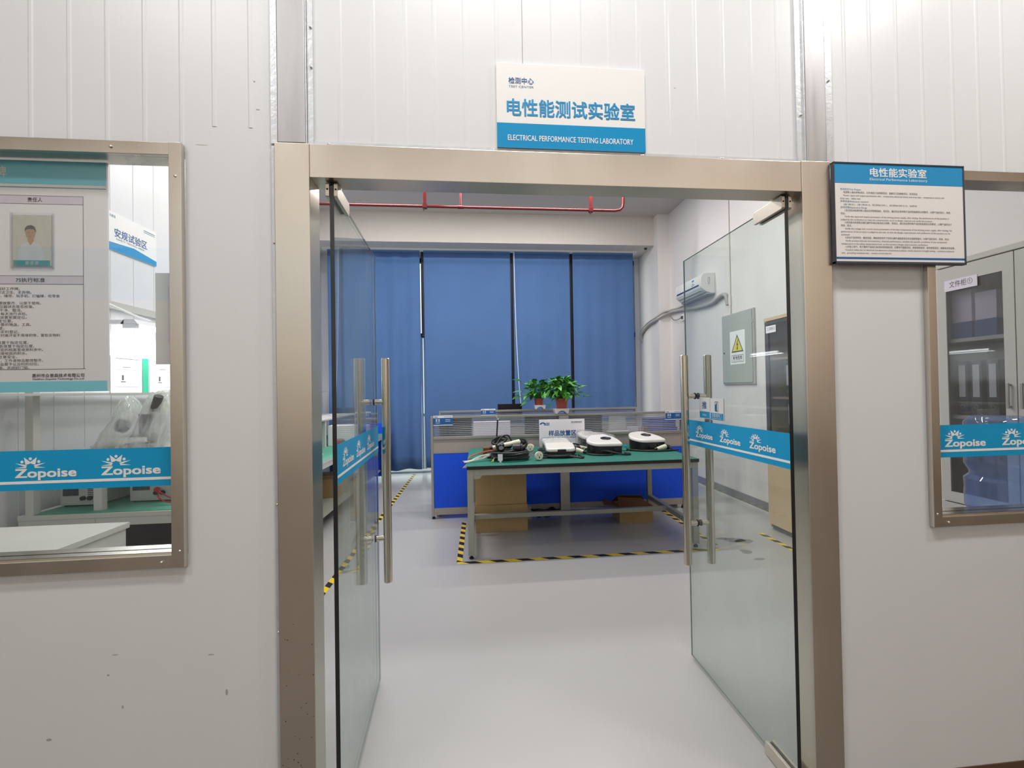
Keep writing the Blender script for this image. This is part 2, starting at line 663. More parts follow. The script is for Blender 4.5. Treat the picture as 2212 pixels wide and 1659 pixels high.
def dup(root, loc, rotz=None, label=None, group=None):
    r = root.copy()
    COL.objects.link(r)
    r.location = loc
    if rotz is not None:
        r.rotation_euler = (0, 0, rotz)
    if label:
        r['label'] = label
    if group:
        r['group'] = group
    for ch in list(root.children):
        c = ch.copy()
        COL.objects.link(c)
        c.parent = r
        for g in list(ch.children):
            d = g.copy()
            COL.objects.link(d)
            d.parent = c
    return r


def struct(mb, name, mats, label, cat, smooth=False):
    return tag(mb.build(name, mats, None, smooth), label, cat, None, 'structure')


X3, Y3, Z3 = Vector((1, 0, 0)), Vector((0, 1, 0)), Vector((0, 0, 1))

# ------------------------------------------------------------------ room shell
ZC = 4.39
XL, XR, YB = -2.75, 3.25, 6.95
m = MB()
m.box(-2.9, 3.4, 0.0, 7.1, -0.1, 0.0)
struct(m, 'floor', M_floor, 'shiny grey epoxy floor of the laboratory', 'floor')
m = MB()
m.box(-9, 9, -8.0, 0.0, -0.1, -0.0005)
struct(m, 'floor_hall', M_halfloor, 'grey floor of the passage outside the laboratory', 'floor')
m = MB()
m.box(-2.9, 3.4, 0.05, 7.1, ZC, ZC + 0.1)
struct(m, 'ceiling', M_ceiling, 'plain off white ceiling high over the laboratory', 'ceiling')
m = MB()
m.box(-9, 9, -8.0, 0.0, 6.0, 6.1)
struct(m, 'ceiling_hall', M_ceiling, 'ceiling of the hall outside', 'ceiling')


def ribbed(mb, x0, x1, z0, z1, ribs, y=0.0, d=0.0012, w=0.008, back=0.05, seams=()):
    """a panel face with shallow pressed ribs running up it"""
    xs = [(x0, y)]
    for r in sorted(ribs):
        if x0 + w < r < x1 - w:
            xs += [(r - w, y), (r - w * 0.45, y - d), (r + w * 0.45, y - d), (r + w, y)]
    for s in seams:
        if x0 + .01 < s < x1 - .01:
            xs += [(s - 0.0012, y), (s - 0.0008, y + 0.006), (s + 0.0008, y + 0.006), (s + 0.0012, y)]
    xs.append((x1, y))
    xs.sort(key=lambda p: p[0])
    n = len(xs)
    vs = [mb.bm.verts.new((p[0], p[1], z)) for z in (z0, z1) for p in xs]
    for i in range(n - 1):
        mb.bm.faces.new((vs[i], vs[i + 1], vs[n + i + 1], vs[n + i]))
    mb.box(x0, x1, y + 0.02, y + back, z0, z1)
    for xx in (x0, x1):
        mb.poly([(xx, y, z0), (xx, y + 0.02, z0), (xx, y + 0.02, z1), (xx, y, z1)])
    for zz in (z0, z1):
        mb.poly([(x0, y, zz), (x1, y, zz), (x1, y + 0.02, zz), (x0, y + 0.02, zz)])


RIBS = [-1.885 + 0.1075 * i for i in range(11)] + [-0.436, -0.33, -0.226, -0.132, -0.031, 0.077, 0.257, 0.362, 0.467, 0.57, 0.675, 0.777, 0.879, 0.984, 1.086,
        1.347, 1.449, 1.557, 1.662, 1.787, 1.894, 2.0, 2.11, 2.22, 2.33, 2.44, 2.55, 2.66]
SEAMS = [0.164, -0.82 + 0.0005]
wx0, wx1, wz0, wz1 = -2.25, -0.909, 0.922, 2.236       # window at the left
vx0, vx1 = 1.641, 2.72                                # window at the right
m = MB()
ribbed(m, -9, wx0, 0.03, 6.0, [])
ribbed(m, wx0, wx1, wz1 - 0.02, 6.0, RIBS)
ribbed(m, wx0, wx1, 0.0, wz0 + 0.02, [], seams=())
ribbed(m, wx1, -0.60, 0.0, 2.3, [])
ribbed(m, wx1, -0.60, 2.3, 6.0, [-0.821, -0.712])
ribbed(m, -0.60, 1.20, 2.18, 6.0, RIBS, seams=[0.164])
ribbed(m, 1.20, vx0, 0.03, 2.26, [])
ribbed(m, 1.20, vx0, 2.26, 6.0, RIBS)
ribbed(m, vx0, vx1, wz1 - 0.02, 6.0, RIBS)
ribbed(m, vx0, vx1, 0.03, wz0 + 0.02, [])
ribbed(m, vx1, 9, 0.03, 6.0, [])
bmesh.ops.recalc_face_normals(m.bm, faces=[])
struct(m, 'wall_front', M_panel, 'white ribbed sandwich panel wall around the glass doorway', 'wall')
m = MB()
m.box(1.27, 9, -0.004, 0.05, 0.0, 0.032)
struct(m, 'baseboard_front', M_dirt, 'dirty brown strip along the foot of the panel wall', 'skirting')
m = MB()
m.box(XL - 0.1, XL, 0.05, YB, 0, ZC)
for i in range(28):
    yy = 0.35 + i * 0.235
    m.box(XL, XL + 0.003, yy, yy + 0.006, 0, ZC)
struct(m, 'wall_left', M_panel, 'white panel wall behind the test benches', 'wall')
m = MB()
m.box(XR, XR + 0.1, 0.05, YB + .1, 0, ZC)
struct(m, 'wall_right', M_plaster, 'white plaster wall with the air conditioner', 'wall')
m = MB()
m.box(XL, -2.40, YB, YB + 0.12, 0, ZC)
m.box(2.96, XR, YB, YB + 0.12, 0, ZC)
m.box(-2.40, 2.96, YB, YB + 0.12, 3.86, ZC)
m.box(-2.40, 2.96, YB, YB + 0.12, 0, 0.02)
struct(m, 'wall_back', M_plaster, 'back wall around the wide curtained window', 'wall')
m = MB()
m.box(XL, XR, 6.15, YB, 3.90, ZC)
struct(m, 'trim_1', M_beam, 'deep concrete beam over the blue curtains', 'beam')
m = MB()
m.box(3.045, XR, 6.0, YB, 0, ZC)
struct(m, 'trim_2', M_plaster, 'white square column in the back corner', 'column')
m = MB()
m.box(XR - 0.012, XR, 2.9, 6.0, 0.0, 0.115)
m.box(3.033, XR, 5.988, 6.0, 0.0, 0.115)
struct(m, 'baseboard_right', M_skirt, 'scuffed grey skirting along the white side wall', 'skirting')
m = MB()
m.box(XR - 0.03, XR - 0.012, 2.9, 6.0, 0.0, 0.014)
struct(m, 'trim_3', M_benchwhite, 'white strip at the foot of the grey skirting', 'trim')

m = MB()
rk = random.Random(21)
for k in range(26):
    x, z = rk.uniform(-.628, -.532), 0.28 + 0.45 * rk.random() ** 1.5
    m.disc((x, z), rk.uniform(.0008, .0022), (0, -0.0223, 0), (1, 0, 0), (0, 0, 1), 7)
tag(m.build('dirt_specks', M_dirt, None, False), 'small rusty specks on the lower steel door jamb', 'dirt', None, 'stuff')
m = MB()
for x, z, a, b in ((-1.305, .42, .008, .004), (-1.14, .60, .004, .003), (-1.10, .50, .003, .005), (-1.12, .66, .010, .0015), (-0.80, .52, .004, .010), (-0.845, .64, .010, .002), (-.70, 2.45, .003, .003), (-.69, 2.36, .006, .0015), (-.86, 2.24, .02, .0006), (.70, 2.50, .004, .001)):
    m.disc((x, z), a, (0, -0.0004, 0), (1, 0, 0), (0, 0, 1), 9, b)
tag(m.build('scuff_marks', M_scuff, None, False), 'small grey scuffs and dents on the white panel wall', 'scuff marks')

# hall behind the viewer (only seen as reflections in the steel)
m = MB()
m.box(-9, 9, -8.1, -8.0, 0, 6)
m.mi = 1
m.box(-9, 9, -8.0, -7.98, 0, 0.5)
m.mi = 2
m.box(-8.6, 3.0, -8.0, -7.98, 3.3, 4.3)  # glowing strip added for the bluish band mirrored in the steel jamb
struct(m, 'wall_hall', [M_hallwall, M_halllow, M_hallglow], 'far wall of the hall outside', 'wall')
m = MB()
m.box(-9.1, -9, -8, 0, 0, 6)
m.box(9, 9.1, -8, 0, 0, 6)
struct(m, 'wall_hall_side', M_hallwall, 'side walls of the hall outside', 'wall')

# window behind the curtains
w3 = tag(thing('window_3', (0, YB, 0), 'wide brown framed window behind the blue curtains', 'window'), kind='structure')
m = MB()
for x in (-2.40, -0.965, 0.59, 1.645, 2.90):
    m.box(x - 0.035, x + 0.035, YB + 0.02, YB + 0.09, 0.02 if x != -0.965 else 2.45, 3.86)
m.box(-2.4, 2.96, YB + 0.02, YB + 0.09, 3.78, 3.86)
m.box(-2.4, 2.96, YB + 0.02, YB + 0.09, 2.42, 2.50)
m.build('window_frame', M_mull, w3, False)
m = MB()
m.box(-2.4, 2.96, YB + 0.05, YB + 0.056, 0.02, 3.80)
m.build('pane', M_glassw, w3, False)
m = MB()
m.box(-1.03, -1.00, YB - 0.03, YB + 0.02, 0.06, 2.42)
m.box(-0.985, -0.955, YB - 0.03, YB + 0.02, 0.06, 2.42)
m.box(-2.4, -0.9, YB - 0.04, YB + 0.02, 0.0, 0.02)
m.box(-1.03, -0.95, YB - 0.035, YB + 0.02, 1.0, 1.05)
m.pieces('sliding_frame', M_wframe, w3, False)
m = MB()
m.box(-8, 8, YB + 0.4, 30, -0.2, -0.05)
struct(m, 'floor_outside', M_ceiling, 'pale paving outside the back window', 'ground')
# ------------------------------------------------------------------ door frame
m = MB()
m.box(-0.634, -0.527, -0.022, 0.072, 0.0, 2.247, 0.003)
struct(m, 'trim_4', M_steel, 'brushed stainless steel door jamb beside the test bench window', 'door frame', True)
m = MB()
m.box(1.154, 1.264, -0.022, 0.072, 0.0, 2.249, 0.003)
struct(m, 'trim_5', M_steel, 'brushed stainless steel door jamb under the notice board', 'door frame', True)
m = MB()
m.box(-0.527, 1.154, -0.019, 0.072, 2.139, 2.247, 0.002)
struct(m, 'trim_6', M_steel, 'brushed stainless steel door header over both glass leaves', 'door frame', True)
# flashing round the frame
m = MB()
m.box(-0.517, 1.15, -0.006, 0.0, 2.247, 2.262)
m.box(1.15, 1.178, -0.008, 0.0, 2.25, 3.4)
m.box(1.262, 1.290, -0.008, 0.0, 2.25, 3.4)
m.box(-0.648, -0.630, -0.008, 0.0, 2.249, 3.4)
m.box(-0.535, -0.517, -0.008, 0.0, 2.249, 3.4)
m.box(-0.646, -0.634, -0.010, 0.0, 0.0, 2.24)
m.mi = 1
for x in (-0.47, 0.062, 0.57, 0.577, 0.86, 0.868):
    m.sphere((x, -0.008, 2.252), 0.005)
for x, z in ((-0.523, 2.63), (1.276, 2.55), (1.166, 2.42), (-0.64, 1.93), (-0.64, 1.1), (-0.64, .7), (-0.522, 2.5)):
    m.sphere((x, -0.010, z), 0.004)
struct(m, 'trim_7', [M_galvl, M_screw], 'bright crinkled metal flashing around the steel doorway', 'flashing', True)
for i, (a, b, nm) in enumerate(((-0.625, -0.540, 'beside the test bench window'), (1.180, 1.258, 'above the notice board'))):
    m = MB()
    m.box(a, b, -0.016, 0.0, 2.25, 3.4, 0.002)
    m.mi = 1
    m.box(a - 0.004, a - 0.001, -0.014, 0.0, 2.25, 3.4)
    m.box(b + 0.001, b + 0.004, -0.014, 0.0, 2.25, 3.4)
    struct(m, 'trim_%d' % (8 + i), [M_galv, M_galvl], 'grey galvanised steel post over the door jamb ' + nm, 'post')


# ------------------------------------------------------------------ logo lettering
def logo(mb, a, b, wid, o, u, v):
    """rising-sun emblem over the word; a,b = left end and baseline of the word, wid = width of the word"""
    k = wid / 460.0
    cx, by = a + 113 * k, b + 77 * k

    def P(pts):
        return [(cx + x * k, by + y * k) for x, y in pts]
    mir = lambda pts: [(-x, y) for x, y in reversed(pts)]
    crown = [(-48, 88), (-34, 26), (-13, 34), (0, 41)]
    mb.flat(P([(-49, 90), (-37, 27), (-14, 33), (0, 40), (0, 50)]), o, u, v)
    mb.flat(P(mir([(-49, 90), (-37, 27), (-14, 33), (0, 40), (0, 50)])), o, u, v)
    for f in (lambda q: q, mir):
        mb.flat(P(f([(-116, 42), (-62, 20), (-34, 10), (-24, 20), (-40, 28)])), o, u, v)
        mb.flat(P(f([(-117, 1), (-34, 0), (-30, 3), (-36, 14)])), o, u, v)
        mb.disc((cx + (-63 if f([(1, 0)])[0][0] > 0 else 63) * k, by + 52 * k), 12 * k, o, u, v)
    mb.disc((cx, by + 77 * k), 12 * k, o, u, v)
    mb.text('Zopoise', a, b, 100 * k, o, u, v, width=wid, bold=0.034)


def film_band(name, parent, o, u, v, length, h, logos, n, wid=0.17, stripe=(0.165, 0.235), bl=0.33, local=False):
    """blue manifestation band with white stripe and logos, lying on plane o,u,v with outward normal n"""
    n = Vector(n)
    m = MB()
    t = 0.0006
    vs = [Vector(o) + u * a + v * b + n * c for c in (0, t) for a, b in ((0, 0), (length, 0), (length, h), (0, h))]
    m._new(vs, [(0, 1, 2, 3), (4, 5, 6, 7), (0, 1, 5, 4), (1, 2, 6, 5), (2, 3, 7, 6), (3, 0, 4, 7)])
    bmesh.ops.recalc_face_normals(m.bm, faces=m.bm.faces[:])
    band = m.build(name, M_band, parent, False, local)
    m = MB()
    oo = Vector(o) + n * (t + 0.0004)
    for a in logos:
        logo(m, a, h * bl, wid, oo, u, v)
    m.rect2(0, length, h * stripe[0], h * stripe[1], oo, u, v)
    m.build('lettering', M_white, band, False, local)
    return band


# ------------------------------------------------------------------ windows in the panel wall
def wall_window(name, x0, x1, z0, z1, fw, label, screws, band_logos, band_z):
    t = tag(thing(name, ((x0 + x1) / 2, 0, z0), label, 'window'), kind='structure')
    m = MB()
    m.box(x0, x0 + fw, -0.02, 0.0, z0, z1, 0.0015)
    m.box(x1 - fw, x1, -0.02, 0.0, z0, z1, 0.0015)
    m.box(x0 + fw, x1 - fw, -0.018, 0.0, z1 - fw * 1.05, z1, 0.0015)
    m.box(x0 + fw, x1 - fw, -0.018, 0.0, z0, z0 + fw * 1.05, 0.0015)
    # reveal lining
    m.box(x0 + fw - 0.008, x0 + fw, 0.0, 0.062, z0 + fw, z1 - fw)
    m.box(x1 - fw, x1 - fw + 0.008, 0.0, 0.062, z0 + fw, z1 - fw)
    m.box(x0 + fw, x1 - fw, 0.0, 0.062, z1 - fw * 1.05, z1 - fw * 1.05 + 0.008)
    m.box(x0 + fw, x1 - fw, 0.0, 0.062, z0 + fw * 1.05 - 0.008, z0 + fw * 1.05)
    m.build('window_frame', M_steel, t)
    m = MB()
    for x, z in screws:
        m.sphere((x, -0.020, z), 0.0045, 1, 0.6, 1)
    m.pieces('screw', M_screw, t)
    m = MB()
    m.box(x0 + fw, x1 - fw, 0.028, 0.034, z0 + fw, z1 - fw)
    m.build('pane', M_glassw, t, False)
    m = MB()
    m.box(x0 + fw, x1 - fw, -0.004, 0.027, z0 + fw * 1.05, z0 + fw * 1.05 + 0.006)
    m.box(x0 + fw, x1 - fw, 0.035, 0.075, z0 + fw * 1.05, z0 + fw * 1.05 + 0.006)
    m.build('sill', M_polish, t, False)
    film_band('logo_band', t, Vector((x0 + fw, 0.0275, band_z)), X3, Z3, x1 - x0 - 2 * fw, 0.122, band_logos, (0, -1, 0))
    return t


wall_window('window_1', wx0, wx1, wz0, wz1, 0.037, 'steel framed interior window by the test bench with a blue logo band', 
            [(-1.11, 2.216), (-0.926, 2.13), (-0.975, 0.940), (-0.922, 0.972)],
            [-2.145 + 0.2425 * k - (wx0 + 0.037) for k in range(5)], 1.166)
wall_window('window_2', vx0, vx1, wz0, wz1, 0.034, 'steel framed interior window by the grey filing cabinet with a blue logo band',
            [(1.655, 0.970), (1.700, 0.938), (1.80, 2.222)],
            [1.744 + 0.2425 * k - (vx0 + 0.034) for k in range(4)], 1.167)

# ------------------------------------------------------------------ glass door leaves
LW, LT, LZ0, LZ1 = 0.828, 0.0066, 0.018, 2.128


def leaf(name, loc, rz, label, glass, face, logos, band_z):
    """one frameless leaf; local +y runs from the pivot edge to the free edge"""
    t = tag(thing(name, loc, label, 'door', rotz=rz), kind='structure')
    m = MB()
    m.box(-LT, LT, 0.001, LW - 0.001, LZ0 + 0.001, LZ1 - 0.001)
    m.build('glass_pane', glass, t, False, True)
    m = MB()
    m.box(-LT, LT, -0.001, 0.001, LZ0, LZ1)
    m.mi = 1
    m.box(-LT * 0.5, LT * 0.5, LW - 0.001, LW, LZ0, LZ1)
    m.box(-LT * 0.5, LT * 0.5, 0.0, LW, LZ1 - 0.001, LZ1)
    m.box(-LT * 0.5, LT * 0.5, 0.0, LW, LZ0, LZ0 + 0.001)
    m.build('polished_edge', [M_edge, M_edgel], t, False, True)
    for z0, z1, in ((2.088, 2.136), (0.004, 0.056)):
        m = MB()
        for s in (-1, 1):
            a, b = sorted((s * (LT + 0.0005), s * 0.019))
            m.prism(rrect(-0.004, 0.172, z0, z1, 0.006, 3), 'x', a, b, 0.001)
        m.mi = 1
        m.box(-LT - .0004, LT + .0004, 0.0015, 0.168, z0 + 0.008 if z0 > 1 else LZ0 - .012, z1 - 0.002 if z0 > 1 else z1 - 0.008)
        m.box(-0.0065, -0.0005, -0.0045, 0.0, z1 - 0.008, z1 - 0.001)
        for s in (-1, 1):
            m.sphere((s * 0.013, -0.004, z0 + 0.026), 0.003)
        m.build('pivot_clamp', [M_clamp, M_clampd], t, True, True)
    hy = 0.717
    for s in (-1, 1):
        m = MB()
        m.lathe([(0.0, 0.542), (0.017, 0.542), (0.0195, 0.545), (0.0195, 1.609), (0.017, 1.612), (0.0, 1.612)], (s * 0.063, hy, 0), 28)
        h = m.build('handle_bar', M_polish, t, True, True)
        for z in (0.752, 1.402):
            m = MB()
            m.cyl((s * (LT + .004), hy, z), (s * 0.05, hy, z), 0.0125, 20)
            m.mi = 1
            m.cyl((s * (LT + .0002), hy, z), (s * (LT + .0042), hy, z), 0.0165, 20)
            m.build('standoff', [M_polish, M_clampd], h, True, True)
    if face > 0:
        film_band('logo_band', t, Vector((LT + 0.0003, 0.0, band_z)), Y3, Z3, LW, 0.130, logos, (1, 0, 0), 0.172, bl=0.37, local=True)
    else:
        film_band('logo_band', t, Vector((-LT - 0.0003, LW, band_z)), -Y3, Z3, LW, 0.130, logos, (-1, 0, 0), 0.166, bl=0.37, local=True)
    return t


d1 = leaf('door_1', (-0.469, 0.012, 0), math.atan2(0.046, 0.827), 'open glass door leaf near the test bench, milky with wiping smears', M_glasshazy, 1,
          [0.073, 0.301, 0.528], 1.150)
d2 = leaf('door_2', (1.116, 0.012, 0), math.atan2(0.006, 0.819), 'open glass door leaf carrying two small blue and white signs', M_glass, -1,
          [0.113, 0.347, 0.581], 1.146)

# small acrylic signs glued to the second leaf
XF = 1.1085


def glued_sign(y0, y1, z0, z1, split, name, label, texts):
    t = thing(name, (XF, (y0 + y1) / 2, z0), label, 'sign')
    m = MB()
    m.prism(rrect(y1, y0, z0, z1, 0.006, 4), 'x', XF - 0.006, XF - 0.0005)
    m.build('panel', M_signwhite, t, False)
    o, u, v, n = Vector((XF - 0.0064, y0, z0)), -Y3, Z3, -X3
    w = y0 - y1
    m = MB()
    m.flat([(w * 0.02, 0.002), (w * 0.98, 0.002), (w * 0.98, split), (w * 0.02, split)], o, u, v)
    b = m.build('blue_field', M_band, t, False)
    m = MB()
    for body, a, bb, sz, wd, white in texts:
        m.mi = 0 if white else 1
        m.text(body, a * w, bb, sz, o + n * 0.0004, u, v, wd * w, 'C', 0.01)
    if 'warning' in name:
        m.mi = 1
        oo = o + n * 0.0004
        m.flat([(w * .38, .045), (w * .50, .042), (w * .50, .082), (w * .38, .072)], oo, u, v)
        m.mi = 2
        for a0, a1, b0, b1 in ((.36, .38, .044, .085), (.36, .62, .085, .088), (.60, .62, .044, .088), (.5, .52, .042, .086), (.38, .62, .042, .044)):
            m.rect2(w * a0, w * a1, b0, b1, oo, u, v)
    m.build('lettering', [M_white, M_textnavy, M_textteal], t, False)
    return t


glued_sign(0.682, 0.577, 1.293, 1.396, 0.034, 'push_sign', 'small square push sign on the glass door beside the handle',
           [('推', 0.5, 0.050, 0.040, 0.42, False), ('PUSH', 0.5, 0.013, 0.012, 0.36, True)])
glued_sign(0.571, 0.452, 1.290, 1.393, 0.034, 'warning_sign', 'small square sign with a door picture, nearer the door pivot than the push sign',
           [('试验请关门', 0.5, 0.016, 0.020, 0.74, True), ('PLEASE CLOSE', 0.5, 0.006, 0.007, 0.7, True)])

# ------------------------------------------------------------------ door sign over the header
t = thing('door_sign', (0.330, -0.006, 2.262), 'white and blue laboratory sign fixed above the steel door header', 'sign')
sx0, sx1, sz0, sz1 = 0.073, 0.5858, 2.262, 2.549
m = MB()
m.box(sx0, sx1, -0.011, -0.0025, sz0, sz1, 0.001)
m.build('panel', M_signwhite, t, False)
o, u, v = Vector((0, -0.0115, 0)), X3, Z3
m = MB()
m.rect2(sx0, sx1, sz0, 2.3455, o, u, v)
m.build('blue_field', M_signblue, t, False)
o = Vector((0, -0.0119, 0))
m = MB()
m.text('电性能测试实验室', 0.108, 2.3753, 0.062, o, u, v, 0.441, 'L', 0.022)
m.mi = 1
m.text('检测中心', 0.1145, 2.4812, 0.0225, o, u, v, 0.0845, 'L', 0.012)
m.mi = 3
m.text('TEST CENTER', 0.1145, 2.4660, 0.0100, o, u, v, 0.0845)
m.mi = 2
m.text('ELECTRICAL PERFORMANCE TESTING LABORATORY', 0.109, 2.2872, 0.0262, o, u, v, 0.433, 'L', 0.012)
m.build('lettering', [M_textblue, M_textnavy, M_white, M_textteal], t, False)

# ------------------------------------------------------------------ notice board
t = thing('notice_board', (1.521, -0.02, 1.88), 'framed white notice with a blue heading, overlapping the steel window frame', 'notice board')
nx0, nx1, nz0, nz1 = 1.262, 1.778, 1.878, 2.2405
m = MB()
fw = 0.005
m.box(nx0, nx1, -0.041, -0.024, nz1 - fw, nz1, 0.001)
m.box(nx0, nx1, -0.041, -0.024, nz0, nz0 + fw * 1.6, 0.001)
m.box(nx0, nx0 + fw * .6, -0.041, -0.024, nz0, nz1, 0.001)
m.box(nx1 - fw, nx1, -0.041, -0.024, nz0, nz1, 0.001)
m.build('frame', M_noticeframe, t, False)
m = MB()
m.box(nx0 + .002, nx1 - .002, -0.038, -0.026, nz0 + .002, nz1 - .002)
m.build('panel', M_noticewhite, t, False)
o = Vector((0, -0.0385, 0))
m = MB()
m.rect2(nx0 + .003, nx1 - .005, 2.1655, 2.2355, o, u, v)
m.build('blue_field', M_noticeblue, t, False)
m = MB()
m.rect2(nx0 + .003, nx1 - .005, 1.8945, 1.9015, o, u, v)
m.build('blue_stripe', M_textnavy, t, False)
o = Vector((0, -0.0388, 0))
m = MB()
m.text('电性能实验室', 1.404, 2.194, 0.034, o, u, v, 0.222, 'L', 0.02)
m.text('Electrical Performance Laboratory', 1.402, 2.178, 0.0125, o, u, v, 0.228)
lines = [
    (0, 1, '测试项目/Test Project', .080), (.013, 2, '电源输入输出参数测试、元件电应力及降额测试、温度应力及降额测试、安规测试', .29),
    (.013, 3, 'Power input and output parameters test、component electrical stress and drop test、temperature stress and', .396),
    (0, 3, 'drop test、safety test', .078), (0, 1, '参考标准/Reference standard', .108),
    (.013, 3, 'GB 19510.1、GB 19510.14、IEC/EN61347-1、IEC/EN61347-2-13、UL8750', .286), (0, 1, '应用范围/Application Range', .102),
    (.015, 2, '1.验证驱动电源的输入输出各项参数指标，测试后，通过验证来判断产品的性能是否达到要求，以便产品的设计、改进、', .42), (0, 2, '验证。', .018),
    (.015, 3, 'Verify the input and output parameters of the driving power supply, after testing, the performance of the product is', .412),
    (0, 3, 'judged by the verification to meet the requirements, so as to design, improve and verify the product.', .36),
    (.015, 2, '2.验证驱动电源各关键元器件的电压电流应力参数，测试后，通过验证来判断产品的性能是否达到要求，以便产品的设计', .422), (0, 2, '改进、验证。', .042),
    (.015, 3, 'Verify the voltage and current stress parameters of the key components of the driving power supply, after testing, the', .422),
    (0, 3, 'performance of the product is judged by the test, so that the design, improvement and verification of the product can be', .43), (0, 3, 'achieved.', .034),
    (.016, 2, '3.验证产品热特性、散热性能，模拟特定条件下任何元器件温度是否在安全温度限值内，以便产品的设计、改进、验证。', .41),
    (.016, 3, 'Verify product thermal characteristics, thermal performance, simulate the specific conditions of any component', .40),
    (0, 3, 'temperature in the safety temperature limit, so that product design, improvement, verification', .338),
    (.016, 2, '4.对电工电气、电子器件产品进行各项安规性能检测，主要电气强度测试、绝缘电阻测试、接地电阻测试、接触电流测试等。', .432),
    (.016, 3, 'Conduct safety test on electrical and electronic components products, mainly electrical strength testing、insulation resistance', .428),
    (0, 3, 'test、grounding resistance test、contact current test etc.', .195)]
for i, (ind, mi, s, wd) in enumerate(lines):
    m.mi = mi
    m.text(s, 1.286 + ind, 2.1405 - i * 0.0108, 0.0082 if mi != 3 else 0.0078, o, u, v, wd)
m.build('lettering', [M_white, M_textteal, M_textdark, M_textdark], t, False)

# ------------------------------------------------------------------ responsibility board behind the window
t = thing('responsibility_board', (-1.47, 0.042, 1.467), 'large white board with teal bands leaning behind the window pane', 'notice board')
px0, px1, pz0, pz1 = -1.80, -1.163, 1.468, 2.192
m = MB()
m.box(px0, px1, 0.039, 0.045, pz0, pz1)
m.build('panel', M_posterw, t, False)
o = Vector((0, 0.0386, 0))
m = MB()
m.rect2(px0, px1 - .003, 2.118, pz1, o, u, v)
m.rect2(px0, px1 - .003, pz0, pz0 + .033, o, u, v)
m.mi = 1
m.rect2(px0, px1 - .003, 2.1095, 2.117, o, u, v)
m.mi = 2
m.rect2(px0, px1 - .003, 2.1065, 2.1085, o, u, v)
m.pieces('teal_field', [M_teal, M_white, M_textteal], t, False)
m = MB()
m.rect2(px0 + .06, -1.233, 2.056, 2.081, o, u, v)
m.rect2(px0 + .06, -1.233, 1.8045, 1.830, o, u, v)
m.pieces('heading_strip', M_posterg, t, False)
m = MB()
o = Vector((0, 0.0383, 0))
for a0, a1, b0, b1 in ((px0 + .06, -1.232, 2.081, 2.0822), (px0 + .06, -1.232, 2.0555, 2.0563), (px0 + .06, -1.232, 1.830, 1.8312), (px0 + .06, -1.232, 1.804, 1.805),
                       (px0 + .06, -1.228, 1.5385, 1.5398), (-1.2335, -1.2323, 1.539, 2.082)):
    m.rect2(a0, a1, b0, b1, o, u, v)
m.text('责任人', -1.391, 2.0635, 0.0145, o, u, v, 0.042, 'L', .01)
m.text('7S执行标准', -1.425, 1.8115, 0.0150, o, u, v, 0.082, 'L', .01)
body = ['上班时间，佩戴好工作牌。', '服装仪容整洁得体、上班应整洁卫生、无异物。', '遵守劳动纪律，上班期间不串岗、聊天、睡觉、玩手机、打瞌睡，吃零食', '。',
        '检查仪器仪表、实验桌的摆放整齐、以便于使用。', '仪器设备除尘，确认仪器状态是否校准。', '实验台面保持干净、整洁。', '仪器设备保养，每天进行点检。', '工具物料，仪器放置架要定位。',
        '物料放固定位置。', '清理工位，清理不必要的物品，工具。', '标示清楚。', '待测样品资料实时登记。', '样品放置于专用台位之上，如暂时离开室不得堆积等，要取走物料', '。',
        '已测试样品放置于指定位置。', '测试已完成报告放置于指定位置。', '实验室仪器设备放置在固定的档案室或资料夹中。', '地面及时清理地面的积水。', '仪器使用注意安全。',
        '离开岗位前下电源，工作桌物品整理整齐。', '人员对工作区域物品要予以及时的归位。', '下班后切断电源、关闭好门窗。']
ends = [.0, -.4135, -.381, 0, -.354, -.3745, -.4075, -.3935, -.3945, -.4335, -.382, -.46, -.415, -.3, 0, -.39, -.374, -.349, -.394, -.421, -.349, -.36, -.388]
rx = [-1.4135, -1.381, -1.301, None, -1.354, -1.3745, -1.4075, -1.3935, -1.3945, -1.4335, -1.382, -1.457, -1.416, -1.300, None, -1.390, -1.374, -1.349, -1.394, -1.422, -1.349, -1.361, -1.388]
for i, s in enumerate(body):
    if rx[i] is None:
        continue
    wd = min(len(s) * 0.0112, rx[i] - px0 - .07)
    m.text(s, rx[i], 1.786 - i * 0.01115, 0.0102, o, u, v, wd, 'R')
m.text('惠州市众普森技术有限公司', -1.380, 1.5145, 0.0125, o, u, v, 0.148, 'L', 0.015)
m.text('Huizhou Zopoise Technology Co.,Ltd', -1.378, 1.506, 0.0080, o, u, v, 0.145, 'L', 0.01)
m.mi = 1
m.text('责任牌', -1.4505, 2.140, 0.037, o, u, v, 0.105, 'R', 0.02)
m.build('lettering', [M_textdark, M_white], t, False)

t = thing('badge_holder', (-1.377, 0.03, 1.852), 'clear badge holder with a photo of a person in a white shirt', 'badge')
bx0, bx1, bz0, bz1 = -1.437, -1.316, 1.853, 2.026
m = MB()
m.box(bx0 + .006, bx1 - .006, 0.0362, 0.0378, bz0 + .008, bz1 - .006)
m.build('photo_card', M_photobg, t, False)
o = Vector((0, 0.0358, 0))
m = MB()
cx = -1.381
m.mi = 2
m.flat([(cx - .036, 1.874), (cx - .034, 1.91), (cx - .026, 1.925), (cx - .009, 1.935), (cx + .010, 1.935), (cx + .027, 1.926), (cx + .036, 1.908), (cx + .043, 1.880), (cx + .041, 1.874)], o, u, v)
m.mi = 0
o2 = Vector((0, 0.0355, 0))
m.flat([(cx - .0075, 1.938), (cx - .008, 1.950), (cx + .009, 1.950), (cx + .009, 1.938), (cx, 1.925)], o2, u, v)
m.disc((cx, 1.962), 0.0135, o2 - Vector((0, .00012, 0)), u, v, 20, 0.0190)
m.mi = 1
o3 = Vector((0, 0.0352, 0))
